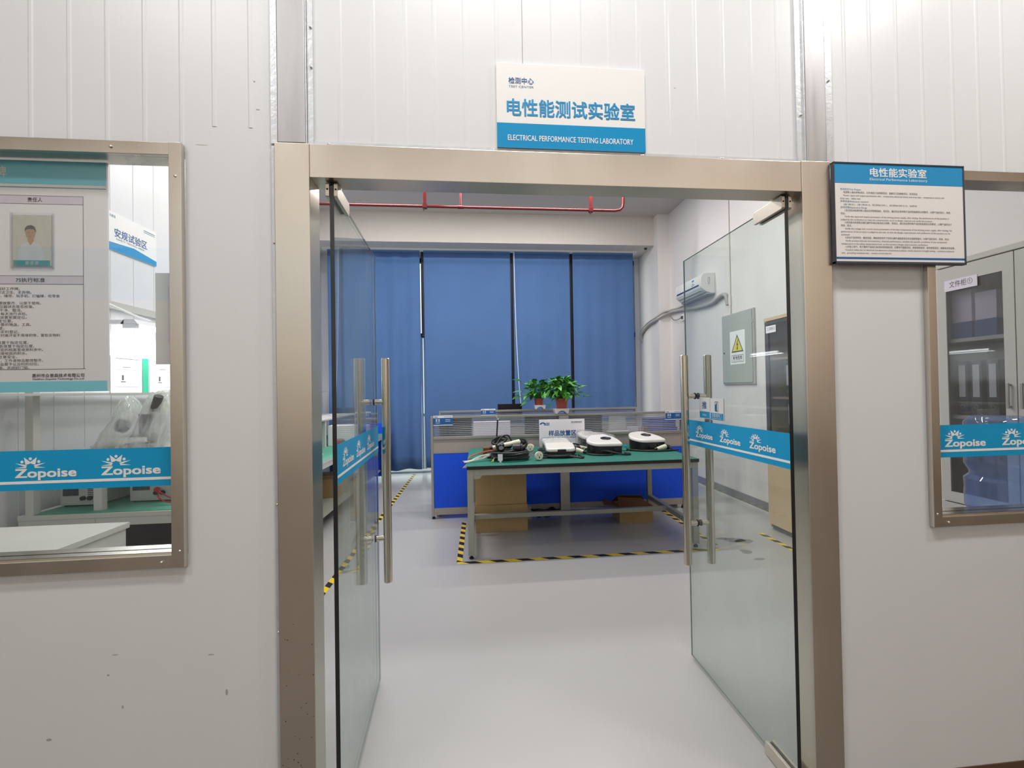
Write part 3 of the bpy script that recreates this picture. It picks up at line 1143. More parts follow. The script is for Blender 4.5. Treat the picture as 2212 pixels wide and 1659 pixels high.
m.flat([(cx - .0155, 1.966), (cx - .0150, 1.978), (cx - .008, 1.986), (cx + .003, 1.988), (cx + .012, 1.983), (cx + .0160, 1.972), (cx + .0152, 1.964), (cx + .011, 1.974), (cx - .002, 1.976), (cx - .011, 1.974)], o3, u, v)
for s in (-1, 1):
    m.disc((cx + s * .0055, 1.9645), 0.0018, o3, u, v, 8, 0.0011)
m.rect2(cx - .0040, cx + .0040, 1.9505, 1.9515, o3, u, v)
m.rect2(cx - .0010, cx + .0010, 1.956, 1.9575, o3, u, v)
m.build('printed_portrait', [M_skin, M_hair, M_shirt], t, False)
m = MB()
m.rect2(bx0 + .008, bx1 - .010, 1.8625, 1.878, Vector((0, .0353, 0)), u, v)
m.mi = 1
for k in range(3):
    a = -1.395 + k * .0135
    for q in range(3):
        m.rect2(a, a + .0105, 1.8655 + q * .0035, 1.8672 + q * .0035, Vector((0, .035, 0)), u, v)
    m.rect2(a + .0045, a + .006, 1.8650, 1.8755, Vector((0, .035, 0)), u, v)
m.build('name_strip', [M_name, M_white], t, False)
m = MB()
m.box(bx0, bx1, 0.0343, 0.0349, bz0, bz1)
m.box(bx0, bx0 + .005, 0.0343, 0.0385, bz0, bz1)
m.box(bx1 - .005, bx1, 0.0343, 0.0385, bz0, bz1)
m.box(bx0, bx1, 0.0343, 0.0385, bz0, bz0 + .006)
m.build('clear_cover', M_acryl, t, False)

m = MB()
m.box(-1.022, -0.962, 0.0365, 0.0378, 1.55, 1.842)
m.mi = 1
m.box(-0.985, -0.975, 0.0362, 0.0365, 1.62, 1.80)
tag(m.build('paper_sheet', [M_paper, M_posterg], None, False), 'blank white sheet taped on the window pane at its frame', 'paper')

# ------------------------------------------------------------------ floor tapes
def tape(name, x0, x1, y0, y1, mat, label):
    m = MB()
    m.box(x0, x1, y0, y1, 0.0003, 0.0016)
    return tag(m.build(name, mat, None, False), label, 'floor tape', 'hazard tape on the laboratory floor')


T_x = tape_mat('hazard_tape_across', 0.38, 0.5, 0.085)
T_y = tape_mat('hazard_tape_along', 0.45, 0.52, 0.085)
tape('floor_tape', -0.205, 2.10, 2.375, 2.423, T_x, 'long yellow and black hazard tape crossing in front of the green table')
tape('floor_tape', -0.212, -0.164, 2.424, 3.62, T_y, 'short yellow and black hazard tape running back beside the green table leg')
tape('floor_tape', 2.10, 2.148, 2.50, 4.6, T_y, 'yellow and black hazard tape running back past the far end of the green table')
tape('floor_tape', -1.175, -1.127, 1.2, 6.75, T_y, 'longest yellow and black hazard tape, beside the test benches up to the curtains')
tape('floor_tape', 2.70, 2.748, 1.55, 2.76, T_y, 'yellow and black hazard tape in front of the beige wood cabinet')
m = MB()
for cx, cy, rx, ry in ((2.36, 2.60, .10, .07), (2.44, 2.56, .09, .06), (2.30, 2.30, .045, .055), (2.31, 2.12, .05, .02), (2.27, 2.66, .06, .03)):
    pts = []
    for k in range(18):
        a = 2 * math.pi * k / 18
        q = 1 + random.uniform(-.18, .18)
        pts.append((cx + rx * q * math.cos(a), cy + ry * q * math.sin(a), 0.0006))
    m.poly(pts)
tag(m.build('floor_stain', M_stain, None, False), 'dark worn patches on the floor behind the glass door', 'stain')

# ------------------------------------------------------------------ curtains
def curtain(x0, x1, z0, z1, label, amp=0.02, waves=7, ph=0.0, ragged=0.0):
    t = thing('curtain', ((x0 + x1) / 2, 6.55, z1), label, 'curtain', 'blue curtains over the back window')
    m = MB()
    nx, nz = 64, 16
    g = []
    for j in range(nz + 1):
        f = j / nz
        row = []
        for i in range(nx + 1):
            s = i / nx
            a = amp * (0.25 + 0.75 * f)
            y = 6.55 + a * math.sin(s * waves * 2 * math.pi + ph + 0.4 * math.sin(f * 3)) + a * 0.5 * math.sin(s * waves * 4.7 + 1.3 * ph)
            z = z1 + (z0 - z1) * f + (0.012 * math.sin(s * waves * 3.1 + ph) if j == nz else 0)
            row.append(m.bm.verts.new((x0 + (x1 - x0) * s + 0.006 * math.sin(f * 5 + ph) * f, y, z)))
        g.append(row)
    for j in range(nz):
        for i in range(nx):
            m.bm.faces.new((g[j][i], g[j + 1][i], g[j + 1][i + 1], g[j][i + 1]))
    o = m.build('drape', M_curtain, t)
    md = o.modifiers.new('cloth_thickness', 'SOLIDIFY')
    md.thickness = 0.004
    m = MB()
    n = max(3, int((x1 - x0) / 0.3))
    m.box(x0, x1, 6.538, 6.556, z1, z1 + .03)
    m.build('heading_tape', M_curtain, t, False)
    return t


curtain(-2.52, -0.985, 0.115, 3.843, 'widest blue curtain, gathered behind the milky glass door leaf', 0.032, 5, 0.4)
curtain(-0.922, 0.575, 0.12, 3.843, 'blue curtain behind the name card end of the office partitions', 0.010, 3, 1.2)
c3 = curtain(0.625, 1.635, 0.12, 3.843, 'narrowest blue curtain, right behind the potted plants', 0.010, 3, 2.2)
m = MB()
m.tube([(0.640, 6.50, 3.86), (0.655, 6.49, 2.6), (0.69, 6.49, 1.6), (0.73, 6.5, 1.1)], 0.006, 6, 5)
m.build('pull_cord', M_white, c3)
curtain(1.69, 2.800, 0.12, 3.843, 'blue curtain ending beside the white column', 0.014, 4, 0.2)
m = MB()
m.box(-2.6, 2.86, 6.49, 6.60, 3.875, 3.899)
tag(m.build('curtain_rail', M_wframe, None, False), 'white curtain rail under the concrete beam', 'curtain rail')

# dark uprights seen through the gaps between the curtains
m = MB()
for x, hw in ((-0.945, 0.04), (0.612, 0.04), (1.690, 0.042)):
    m.box(x - hw, x + hw, 6.70, 6.76, 2.42 if x < -.5 else 0.06, 3.895)
struct(m, 'trim_10', M_mull, 'dark brown uprights between the blue curtains', 'upright')

# ------------------------------------------------------------------ fire pipe
t = thing('fire_pipe', (0, 4.9, 3.995), 'red fire water pipe hung below the high ceiling', 'pipe')
m = MB()
m.tube([(-2.72, 4.9, 3.995), (1.98, 4.9, 3.995), (2.055, 4.9, 4.01), (2.095, 4.9, 4.05), (2.105, 4.9, 4.12), (2.105, 4.9, 4.388)], 0.0185, 14)
m.cyl((-0.217, 4.9, 3.985), (-0.217, 4.9, 4.388), 0.0165, 14)
m.cyl((-0.257, 4.9, 3.995), (-0.177, 4.9, 3.995), 0.024, 14)
m.build('pipe', M_red, t)
for x in (-0.703, 1.625):
    m = MB()
    m.box(x - 0.02, x + 0.02, 4.875, 4.90, 3.975, 4.388)
    m.box(x - 0.03, x + 0.03, 4.86, 4.93, 3.965, 4.025, 0.004)
    m.box(x - 0.02, x - 0.005, 4.87, 4.89, 3.93, 3.97)
    m.build('hanger', M_red, t)
m = MB()
m.lathe([(0.0, -0.03), (0.018, -0.028), (0.024, -0.012), (0.026, 0.0)], (2.95, 6.3, 3.90), 16)
tag(m.build('ceiling_sensor', M_screen, None), 'tiny dark sensor under the concrete beam', 'sensor')

# ------------------------------------------------------------------ air conditioner with pipes
t = thing('air_conditioner', (XR, 4.9, 2.72), 'white wall mounted air conditioner high on the side wall', 'air conditioner')
prof = [(XR - 0.001, 2.735), (XR - 0.001, 3.015), (XR - 0.10, 3.015), (XR - 0.165, 3.005), (XR - 0.195, 2.975), (XR - 0.207, 2.91), (XR - 0.205, 2.845), (XR - 0.19, 2.80), (XR - 0.13, 2.755), (XR - 0.07, 2.736)]
m = MB()
m.prism(prof, 'y', 4.53, 5.30)
m.build('body', M_ac, t)
m = MB()
m.prism([(p[0], p[1]) for p in prof], 'y', 4.495, 4.529, 0.006)
m.prism([(p[0], p[1]) for p in prof], 'y', 5.301, 5.33, 0.006)
m.pieces('end_cap', M_ac, t)
m = MB()
m.box(XR - 0.2075, XR - 0.196, 4.56, 5.27, 2.842, 2.862)
m.build('blue_trim', M_acblue, t, False)
m = MB()
m.box(XR - 0.195, XR - 0.10, 4.56, 5.27, 2.772, 2.778, 0.0, 2, Matrix.Translation((0, 0, 0)))
m.box(XR - 0.12, XR - 0.02, 4.5, 5.31, 2.722, 2.738)
m.build('air_outlet', M_acgrey, t, False)
m = MB()
m.box(XR - 0.209, XR - 0.206, 4.70, 4.76, 2.94, 2.955)
m.mi = 1
m.box(XR - 0.209, XR - 0.206, 4.69, 4.72, 2.885, 2.895)
m.box(XR - 0.209, XR - 0.206, 4.73, 4.75, 2.90, 2.915)
m.box(XR - 0.209, XR - 0.206, 4.74, 4.77, 2.88, 2.888)
m.build('sticker', [M_noticeblue, M_textdark], t, False)
m = MB()
m.tube([(XR - 0.09 + 0.012 * math.cos(a), 4.4945, 2.905 + 0.05 * math.sin(a)) for a in [2 * math.pi * k / 16 for k in range(16)]], 0.002, 5, 0, True)
m.build('end_slot', M_textdark, t)

t = thing('refrigerant_hose', (XR, 5, 2.6), 'grey wrapped hose running from the air conditioner into the column', 'hose')
m = MB()
m.tube([(3.22, 4.13, 2.50), (3.215, 4.16, 2.62), (3.215, 4.26, 2.655), (3.215, 4.55, 2.60), (3.215, 5.0, 2.62), (3.215, 5.35, 2.66), (3.215, 5.7, 2.69), (3.20, 5.94, 2.70), (3.10, 5.96, 2.66), (3.02, 6.05, 2.60), (3.01, 6.4, 2.56), (3.015, 6.72, 2.47), (3.02, 6.80, 2.38), (3.05, 6.82, 2.30)], 0.027, 12, 6)
m.build('hose', M_pipe, t)
m = MB()
m.tube([(3.215, 5.3, 2.73), (3.21, 5.6, 2.72), (3.20, 5.90, 2.735), (3.08, 5.955, 2.70), (3.01, 6.06, 2.635), (3.0, 6.45, 2.59), (3.005, 6.76, 2.50), (3.02, 6.82, 2.42)], 0.016, 10, 6)
m.build('drain_tube', M_pipe, t)
m = MB()
m.box(XR - 0.03, XR - 0.001, 5.42, 5.52, 2.50, 2.60, 0.004)
m.mi = 1
m.box(XR - 0.05, XR - 0.03, 5.45, 5.49, 2.53, 2.57)
m.tube([(XR - .045, 5.47, 2.55), (XR - .05, 5.6, 2.535), (XR - .03, 5.8, 2.56), (XR - .03, 5.9, 2.62)], 0.005, 6, 5)
tag(m.build('wall_socket', [M_white, M_textdark], None, False), 'white wall socket with a plug below the air conditioner', 'socket')
m = MB()
m.cyl((XR - 0.016, 4.105, 2.36), (XR - 0.016, 4.105, 2.49), 0.014, 12)
m.cyl((XR - 0.014, 4.105, 2.49), (XR - 0.014, 4.105, ZC), 0.011, 12)
m.cyl((XR - 0.016, 4.105, 2.49), (XR - 0.016, 4.105, 2.62), 0.018, 12)
tag(m.build('conduit', M_plaster, None), 'white vertical conduit dropping to the electrical box', 'conduit')

# ------------------------------------------------------------------ electrical box
t = thing('electrical_box', (XR, 3.94, 1.47), 'grey steel electrical box with a yellow warning label', 'electrical box')
ey0, ey1, ez0, ez1 = 3.585, 4.295, 1.472, 2.372
m = MB()
m.box(XR - 0.024, XR - 0.0005, ey0, ey1, ez0, ez1, 0.003)
m.build('frame', M_box, t)
m = MB()
m.box(XR - 0.034, XR - 0.0245, ey0 + 0.028, ey1 - 0.012, ez0 + 0.02, ez1 - 0.012, 0.002)
m.build('door', M_box, t)
m = MB()
m.lathe([(0, 0), (0.011, 0), (0.012, 0.004), (0.0, 0.006)], (XR - 0.040, 4.235, 1.88), 12, 'x')
m.mi = 1
for z in (1.62, 2.20):
    m.box(XR - 0.030, XR - 0.022, ey0 + .012, ey0 + .028, z, z + .05)
m.build('lock', [M_textdark, M_box], t)
o, u, v = Vector((XR - 0.0348, 4.092, 1.722)), -Y3, Z3
m = MB()
m.box(XR - 0.0352, XR - 0.0342, 3.757, 4.092, 1.722, 2.140)
wl = m.build('warning_label', M_white, t, False)
m = MB()
o = o - X3 * 0.0008
W_, H_ = 0.335, 0.418
m.flat([(W_ * .10, .150), (W_ * .90, .150), (W_ * .5, .375)], o, u, v)
m.mi = 1
o2 = o - X3 * 0.0004
m.flat([(W_ * .175, .166), (W_ * .825, .166), (W_ * .5, .345)], o2, u, v)
m.mi = 0
o3 = o2 - X3 * 0.0004
m.flat([(W_ * .53, .305), (W_ * .44, .240), (W_ * .50, .240), (W_ * .48, .205), (W_ * .45, .205), (W_ * .505, .170), (W_ * .56, .205), (W_ * .525, .205), (W_ * .57, .258), (W_ * .51, .258), (W_ * .57, .305)], o3, u, v)
for a0, a1, b0, b1 in ((.10, .90, .110, .116), (.10, .90, .026, .032), (.10, .12, .026, .116), (.88, .90, .026, .116)):
    m.rect2(W_ * a0, W_ * a1, b0, b1, o, u, v)
m.text('有电危险', W_ * .19, .062, .050, o, u, v, W_ * .62, 'L', .03)
m.text('Electrical Danger', W_ * .20, .042, .016, o, u, v, W_ * .60)
m.build('lettering', [M_textdark, M_yellow], wl, False)


# ------------------------------------------------------------------ cabinets
def cabinet(name, label, y0, y1, zt, xf, body, doors, glass_z, split_z, label_txt, top_mat, kick):
    t = thing(name, (XR, (y0 + y1) / 2, 0), label, 'cabinet')
    m = MB()
    m.box(XR - 0.02, XR - 0.002, y0, y1, 0.02, zt)
    m.box(xf + 0.02, XR - 0.02, y0, y0 + 0.018, 0.02, zt)
    m.box(xf + 0.02, XR - 0.02, y1 - 0.018, y1, 0.02, zt)
    m.box(xf + 0.02, XR - 0.02, y0 + 0.018, y1 - 0.018, split_z - 0.01, split_z + 0.01)
    m.build('body', body, t, False)
    m = MB()
    m.box(xf - 0.004, XR - 0.002, y0 - 0.004, y1 + 0.004, zt, zt + 0.035, 0.003)
    m.build('top', top_mat, t, False)
    m = MB()
    m.box(xf + 0.04, XR - 0.02, y0 + .01, y1 - .01, 0.0, kick)
    m.build('plinth', M_skirt, t, False)
    n = doors
    wd = (y1 - y0) / n
    for k in range(n):
        a, b = y0 + k * wd + 0.003, y0 + (k + 1) * wd - 0.003
        r = 0.055
        m = MB()
        zt_, zb_ = zt - 0.006, split_z + 0.004
        m.box(xf, xf + 0.018, a, a + r, zb_, zt_)
        m.box(xf, xf + 0.018, b - r, b, zb_, zt_)
        m.box(xf, xf + 0.018, a + r, b - r, zb_, glass_z[0])
        m.box(xf, xf + 0.018, a + r, b - r, glass_z[1], zt_)
        d = m.build('glass_door', body, t, False)
        m = MB()
        m.box(xf + 0.006, xf + 0.011, a + r, b - r, glass_z[0], glass_z[1])
        m.build('pane', M_cabglass, d, False)
        m = MB()
        hy = a + 0.03 if k == n - 1 else b - 0.03
        m.box(xf - 0.022, xf - 0.012, hy - 0.006, hy + 0.006, 1.30, 1.44, 0.003)
        m.box(xf - 0.014, xf, hy - 0.004, hy + 0.004, 1.305, 1.315)
        m.box(xf - 0.014, xf, hy - 0.004, hy + 0.004, 1.425, 1.435)
        m.build('handle', M_alu, d)
        m = MB()
        m.box(xf, xf + 0.018, a, b, kick, split_z - 0.004)
        m.build('lower_door', body, t, False)
    return t


cab = cabinet('filing_cabinet', 'tall grey steel filing cabinet with glazed doors beyond the window', 0.24, 1.10, 2.165, 2.90, M_cab, 2, (0.775, 2.065), 0.71, None, M_cab, 0.05)
for z in (1.225, 1.695):
    m = MB()
    m.box(2.935, XR - 0.02, 0.26, 1.08, z, z + 0.022)
    m.build('shelf', M_benchwhite, cab, False)
m = MB()
m.box(2.8965, 2.8995, 0.855, 1.046, 2.012, 2.078)
pl = m.build('door_plate', M_posterg, cab, False)
m = MB()
m.text('文件柜①', 0.02, 0.012, 0.042, Vector((2.8960, 1.036, 2.022)), -Y3, Z3, 0.135, 'L', 0.0)
m.build('lettering', M_textdark, pl, False)
wc = cabinet('wood_cabinet', 'tall beige wood cabinet with glazed doors behind the open glass door', 2.03, 2.885, 2.095, 2.90, M_wood, 2, (0.775, 2.06), 0.735, None, M_wood, 0.06)
for z in (1.315, 1.70):
    m = MB()
    m.box(2.935, XR - 0.02, 2.05, 2.865, z, z + 0.02)
    m.build('shelf', M_wood, wc, False)
m = MB()
m.box(2.896, 2.8995, 2.70, 2.855, 1.975, 2.045)
pl = m.build('door_plate', M_posterw, wc, False)
m = MB()
m.text('工具柜②', 0.015, 0.02, 0.036, Vector((2.8955, 2.85, 1.98)), -Y3, Z3, 0.125)
m.build('lettering', M_textdark, pl, False)
# dark film on the wood cabinet's upper frame: the glazed doors are grey steel framed
for ch in list(wc.children):
    if ch.name.startswith('glass_door'):
        ch.data.materials[0] = M_bind


def binder(name, y, w, z, h, mat, spine, label, group, x=2.955, d=0.24):
    t = thing(name, (x, y, z), label, 'binder', group)
    m = MB()
    m.box(0, d, -w / 2, w / 2, 0, h, 0.003)
    m.build('cover', mat, t, True, True)
    m = MB()
    m.box(-0.0012, -0.0002, -w * 0.30, w * 0.30, h * 0.34, h * 0.93)
    m.build('spine_label', spine, t, False, True)
    m = MB()
    ring = [(-0.0012, 0.011 * math.cos(a), h * 0.16 + 0.011 * math.sin(a)) for a in [2 * math.pi * k / 14 for k in range(14)]]
    m.tube(ring, 0.0022, 6, 0, True)
    m.build('finger_ring', M_alu, t, True, True)
    return t


b0 = binder('binder', 1.005, 0.062, 1.247, 0.33, M_bind, M_paper, 'dark binder with a white spine label, far end of the cabinet middle shelf', 'binders in the grey filing cabinet')
dup(b0, (2.955, 0.925, 1.247), None, 'dark binder standing second from the far end of the grey cabinet shelf')
dup(b0, (2.955, 0.835, 1.247), None, 'dark binder standing third from the far end of the grey cabinet shelf')
dup(b0, (2.955, 0.735, 1.247), None, 'dark binder standing nearest the door gap on the grey cabinet shelf')
for k, (y, mt, lb) in enumerate(((1.00, M_bindblue, 'far blue and grey folder on the cabinet top shelf'), (0.865, M_bindblue, 'near blue and grey folder on the cabinet top shelf'))):
    t = thing('document_folder', (2.955, y, 1.717), lb, 'folder', 'folders on the top shelf of the grey cabinet')
    m = MB()
    m.box(0, .24, -.06, .06, 0, .10, .002)
    m.build('front_pocket', mt, t, False, True)
    m = MB()
    m.box(0.004, .235, -.058, .058, .101, .295 - .03 * k, .002)
    m.build('papers', M_posterg, t, False, True)
for k, (y, z) in enumerate(((2.62, 1.335), (2.515, 1.335), (2.41, 1.335), (2.60, 0.96), (2.48, 0.96), (2.37, 0.96))):
    dup(b0, (2.955, y, z), None, ('dark binder on the middle shelf of the beige cabinet, ' if z > 1.2 else 'dark binder low in the beige cabinet, ') +
        ('farthest from the steel jamb', 'middle of its row', 'closest to the steel jamb')[k % 3], 'binders in the beige wood cabinet')
m = MB()
m.box(2.935, XR - 0.02, 2.05, 2.865, 0.94, 0.958)
m.build('shelf', M_wood, wc, False)

# water bottle by the window, standing on its cold stand
t = thing('water_bottle', (2.50, 0.42, 0.802), 'big blue plastic water bottle standing upside down behind the window', 'water bottle')
m = MB()
m.lathe([(0.0, 0.802), (0.10, 0.802), (0.138, 0.815), (0.152, 0.85), (0.152, 0.90), (0.150, 0.93), (0.152, 0.98), (0.132, 1.00), (0.132, 1.015), (0.150, 1.05), (0.150, 1.16), (0.135, 1.185), (0.150, 1.21), (0.148, 1.255), (0.125, 1.282), (0.0, 1.284)], (2.50, 0.42, 0.0), 36)
m.build('bottle', M_bluejug, t)
t = thing('water_dispenser', (2.50, 0.42, 0.0), 'pale stand carrying the blue water bottle', 'water dispenser')
m = MB()
m.box(2.36, 2.64, 0.30, 0.56, 0.0, 0.80, 0.02)
m.build('body', M_white, t)

# ------------------------------------------------------------------ green topped work table
TZ = 0.80
t = thing('work_table', (0.92, 3.05, 0), 'green topped grey metal work table carrying the white chargers', 'table')
m = MB()
m.box(-0.12, 1.965, 2.45, 3.68, 0.797, TZ)
m.build('green_mat', M_green, t, False)
m = MB()
m.box(-0.118, 1.963, 2.452, 3.678, 0.770, 0.7968)
m.build('board_edge', M_black, t, False)
m = MB()
m.box(-0.115, 1.96, 2.47, 2.505, 0.715, 0.7695, 0.004)
m.box(-0.115, 1.96, 3.625, 3.66, 0.715, 0.7695, 0.004)
m.box(-0.113, -0.062, 2.50, 3.63, 0.715, 0.7695, 0.004)
m.box(1.907, 1.958, 2.50, 3.63, 0.715, 0.7695, 0.004)
m.pieces('top_frame', M_benchgrey, t)
for x in (-0.1145, 1.9065):
    for y in (2.466, 3.61):
        m = MB()
        m.box(x, x + 0.053, y, y + 0.053, 0.03, 0.772, 0.005)
        lg = m.build('leg', M_benchgrey, t)
        m = MB()
        m.lathe([(0.0, 0.0), (0.020, 0.0), (0.020, 0.012), (0.010, 0.018), (0.008, 0.032)], (x + 0.0265, y + 0.0265, 0.0), 16)
        m.build('foot', M_black, lg)
m = MB()
m.box(-0.112, -0.064, 2.515, 3.615, 0.170, 0.218, 0.004)
m.build('side_rail', M_benchgrey, t)
m = MB()
m.box(1.909, 1.957, 2.515, 3.615, 0.170, 0.218, 0.004)
m.build('side_rail', M_benchgrey, t)
m = MB()
m.box(-0.064, 1.909, 3.08, 3.128, 0.172, 0.216, 0.004)
m.build('stretcher', M_benchgrey, t)
m = MB()
m.prism([(0.0, 0.716), (0.075, 0.716), (0.055, 0.69), (0.04, 0.685), (0.0, 0.685)], 'y', 2.474, 2.478, 0.0, Matrix.Translation((-0.06, 0, 0)))
m.build('corner_bracket', M_benchgrey, t, False)
m = MB()
m.cyl((-0.03, 2.468, 0.742), (-0.03, 2.472, 0.742), 0.016, 20)
m.build('grounding_stud', M_alu, t)


# ------------------------------------------------------------------ chargers and cables on the table
def charger(name, loc, rz, label, group, outline, hb, hc, dial=None, latch=None, bosses=(), wrapped=False, slope=0.16):
    t = thing(name, loc, label, 'charger', group, None, rz)
    inner = [(x * 0.965, y * 0.965) for x, y in outline]
    m = MB()
    m.prism(inner, 'z', 0.0, hb, 0.006, None, False)
    for (x0, x1, y0, y1, z0, z1) in bosses:
        m.box(x0, x1, y0, y1, z0, z1, 0.006)
    m.build('base', M_blackp, t, True, True)
    m = MB()
    m.prism(outline, 'z', hb + 0.0005, hb + hc, min(0.018, hc * 0.6), None, True)
    m.build('cover', M_shell, t, True, True)
    m = MB()
    m.prism([(x * 0.985, y * 0.985) for x, y in outline], 'z', hb - 0.004, hb + 0.0004)
    m.build('seal', M_alu, t, True, True)
    if dial:
        m = MB()
        z = hb + hc
        m.lathe([(dial[2], 0.0005), (dial[2], 0.004), (dial[2] * .88, 0.006), (dial[2] * .72, -0.004), (dial[2] * .5, -0.010), (0.0, -0.010)], (dial[0], dial[1], z), 32)
        d = m.build('dial', M_screen, t, True, True)
    if latch:
        m = MB()
        m.box(latch[0], latch[1], latch[2] - .016, latch[2] + 0.012, hb - 0.035, hb + 0.020, 0.006)
        m.build('latch', M_blackp, t, True, True)
    if wrapped:
        m = MB()
        bm0 = len(m.bm.verts)
        ol = [(x * 1.10, y * 1.10) for x, y in outline]
        n = len(ol)
        rings = []
        for sc, z in ((1.06, 0.002), (1.04, hb * .5), (1.02, hb + hc * .4), (0.92, hb + hc + .012), (0.55, hb + hc + .02), (0.2, hb + hc + .018)):
            rings.append([m.bm.verts.new((x * sc + random.uniform(-.004, .004), y * sc + random.uniform(-.004, .004), max(0.001, z + random.uniform(-.006, .006)))) for x, y in ol])
        for a, b in zip(rings, rings[1:]):
            for k in range(n):
                m.bm.faces.new((a[k], a[(k + 1) % n], b[(k + 1) % n], b[k]))
        m.bm.faces.new(rings[-1])
        m.build('plastic_wrap', M_wrap, t, False, True)
    # the cover rises towards the back
    yf = min(p[1] for p in outline)
    for ch in t.children:
        if ch.name.startswith('latch'):
            continue
        for vtx in ch.data.vertices:
            f = max(0.0, min(1.0, vtx.co.z / hb))
            vtx.co.z += slope * (vtx.co.y - yf) * f
    return t


BIG = round_poly([(-0.175, -0.02), (-0.10, -0.155), (0.175, -0.155), (0.165, 0.02), (0.06, 0.21), (-0.11, 0.17)], [0.07, 0.07, 0.03, 0.10, 0.05, 0.10], 6)
SMALL = rrect(-0.14, 0.14, -0.10, 0.12, 0.045, 5)


def add_cable(t, pts, r=0.0085, name='cable'):
    m = MB()
    m.tube(pts, r, 8, 6)
    return m.build(name, M_cable, t, True, True)


def coil_pts(rx, ry, turns, z0, dz, ph=0.0, cx=0.0, cy=0.0, jit=0.06):
    out = []
    n = int(turns * 14)
    for i in range(n + 1):
        a = ph + 2 * math.pi * i / 14
        q = 1 + jit * math.sin(i * 0.61 + ph)
        out.append((cx + rx * q * math.cos(a), cy + ry * q * math.sin(a), z0 + dz * i / 14 + 0.002 * math.sin(i * 1.3)))
    return out


def plug_gun(t, p, ang, name='connector', L=0.15):
    """pistol shaped charging connector: ivory handle, black nose"""
    M = Matrix.Translation(p) @ Matrix.Rotation(ang, 4, 'Z')
    m = MB()
    m.tube([M @ Vector(q) for q in ((0, 0, 0.026), (L * .35, 0, 0.030), (L * .65, 0.004, 0.036), (L, 0.012, 0.040))], 0.019, 12, 4, False, 0.028)
    c = m.build(name, M_ivory, t, True, True)
    m = MB()
    m.tube([M @ Vector(q) for q in ((L + .001, 0.012, 0.040), (L + .03, 0.016, 0.036), (L + .055, 0.03, 0.032))], 0.029, 14, 0, False, 0.026)
    m.tube([M @ Vector(q) for q in ((-.03, 0, 0.022), (-0.001, 0, 0.026))], 0.012, 10, 0, False, 0.018)
    m.build('nose', M_blackp, c, True, True)
    return c


def round_plug(t, p, tilt, rz, name='plug'):
    """round ivory plug head with pins"""
    M = Matrix.Translation(p) @ Matrix.Rotation(rz, 4, 'Z') @ Matrix.Rotation(tilt, 4, 'X')
    m = MB()
    m.lathe([(0.0, -0.035), (0.018, -0.034), (0.024, -0.015), (0.036, 0.0), (0.039, 0.008), (0.039, 0.022), (0.036, 0.026), (0.0, 0.027)], (0, 0, 0), 28, 'z', M)
    c = m.build(name, M_ivory, t, True, True)
    m = MB()
    m.box(-0.004, 0.004, -0.022, -0.006, 0.0275, 0.031, 0, 2, M)
    m.cyl(M @ Vector((-.014, .008, .0272)), M @ Vector((-.014, .008, .032)), 0.004, 8)
    m.cyl(M @ Vector((.014, .008, .0272)), M @ Vector((.014, .008, .032)), 0.004, 8)
    m.build('pin_slot', M_textdark, c, True, True)
    return c


cb = charger('charger', (1.225, 3.02, TZ), R(-4), 'big white charger with a round dial, left of the other dialled one', 'white vehicle chargers on the green table', BIG, 0.085, 0.028, (0.040, 0.02, 0.054),
             None, [(-0.05, 0.03, -0.165, -0.13, 0.02, 0.05), (0.08, 0.13, -0.165, -0.13, 0.03, 0.06)])
add_cable(cb, [(-0.17, -0.02, 0.05), (-0.20, -0.06, 0.02), (-0.14, -0.17, 0.010), (-0.03, -0.225, 0.010), (0.06, -0.20, 0.012), (0.02, -0.165, 0.035)])
add_cable(cb, [(-0.02, -0.165, 0.045), (0.06, -0.20, 0.03), (0.16, -0.225, 0.012), (0.225, -0.205, 0.010), (0.235, -0.16, 0.010), (0.19, -0.13, 0.012)])
plug_gun(cb, (-0.205, -0.09, 0.0), R(150), L=0.075)
cb2 = charger('charger', (1.735, 3.22, TZ), R(6), 'big white charger with a round dial, nearest the steel door handle', 'white vehicle chargers on the green table', BIG, 0.085, 0.028, (0.035, 0.03, 0.054),
              None, [(-0.02, 0.05, -0.165, -0.13, 0.02, 0.05), (0.07, 0.12, -0.165, -0.13, 0.035, 0.065)])
add_cable(cb2, [(-0.20, -0.03, 0.010), (-0.22, -0.10, 0.010), (-0.12, -0.21, 0.010), (-0.02, -0.235, 0.014), (0.02, -0.235, 0.018)])
add_cable(cb2, [(0.095, -0.165, 0.05), (0.14, -0.20, 0.035), (0.21, -0.25, 0.012), (0.24, -0.26, 0.010), (0.10, -0.275, 0.010), (-0.05, -0.25, 0.010), (-0.18, -0.16, 0.010)])
plug_gun(cb2, (0.02, -0.236, 0.0), R(8), L=0.11)
cb3 = charger('charger', (1.24, 3.44, TZ), R(30), 'white charger in clear wrap behind the dialled charger', 'white vehicle chargers on the green table', BIG, 0.088, 0.030, None, None, (), True)
cs = charger('charger', (0.765, 2.86, TZ), R(-3), 'small pale charger with a black latch at the table front', 'white vehicle chargers on the green table', SMALL, 0.062, 0.028, None, (-0.035, 0.045, -0.103),
             [(0.02, 0.06, -0.12, -0.09, 0.01, 0.03)])
add_cable(cs, coil_pts(0.15, 0.125, 2.6, 0.010, 0.008, 2.0, -0.01, -0.02), 0.0085)
add_cable(cs, [(0.03, -0.11, 0.022), (0.09, -0.14, 0.018), (0.17, -0.17, 0.010), (0.205, -0.14, 0.010), (0.17, -0.05, 0.010)])
add_cable(cs, [(-0.12, -0.10, 0.010), (-0.18, -0.14, 0.014), (-0.215, -0.165, 0.03)])
round_plug(cs, (-0.225, -0.205, 0.041), R(82), R(14))
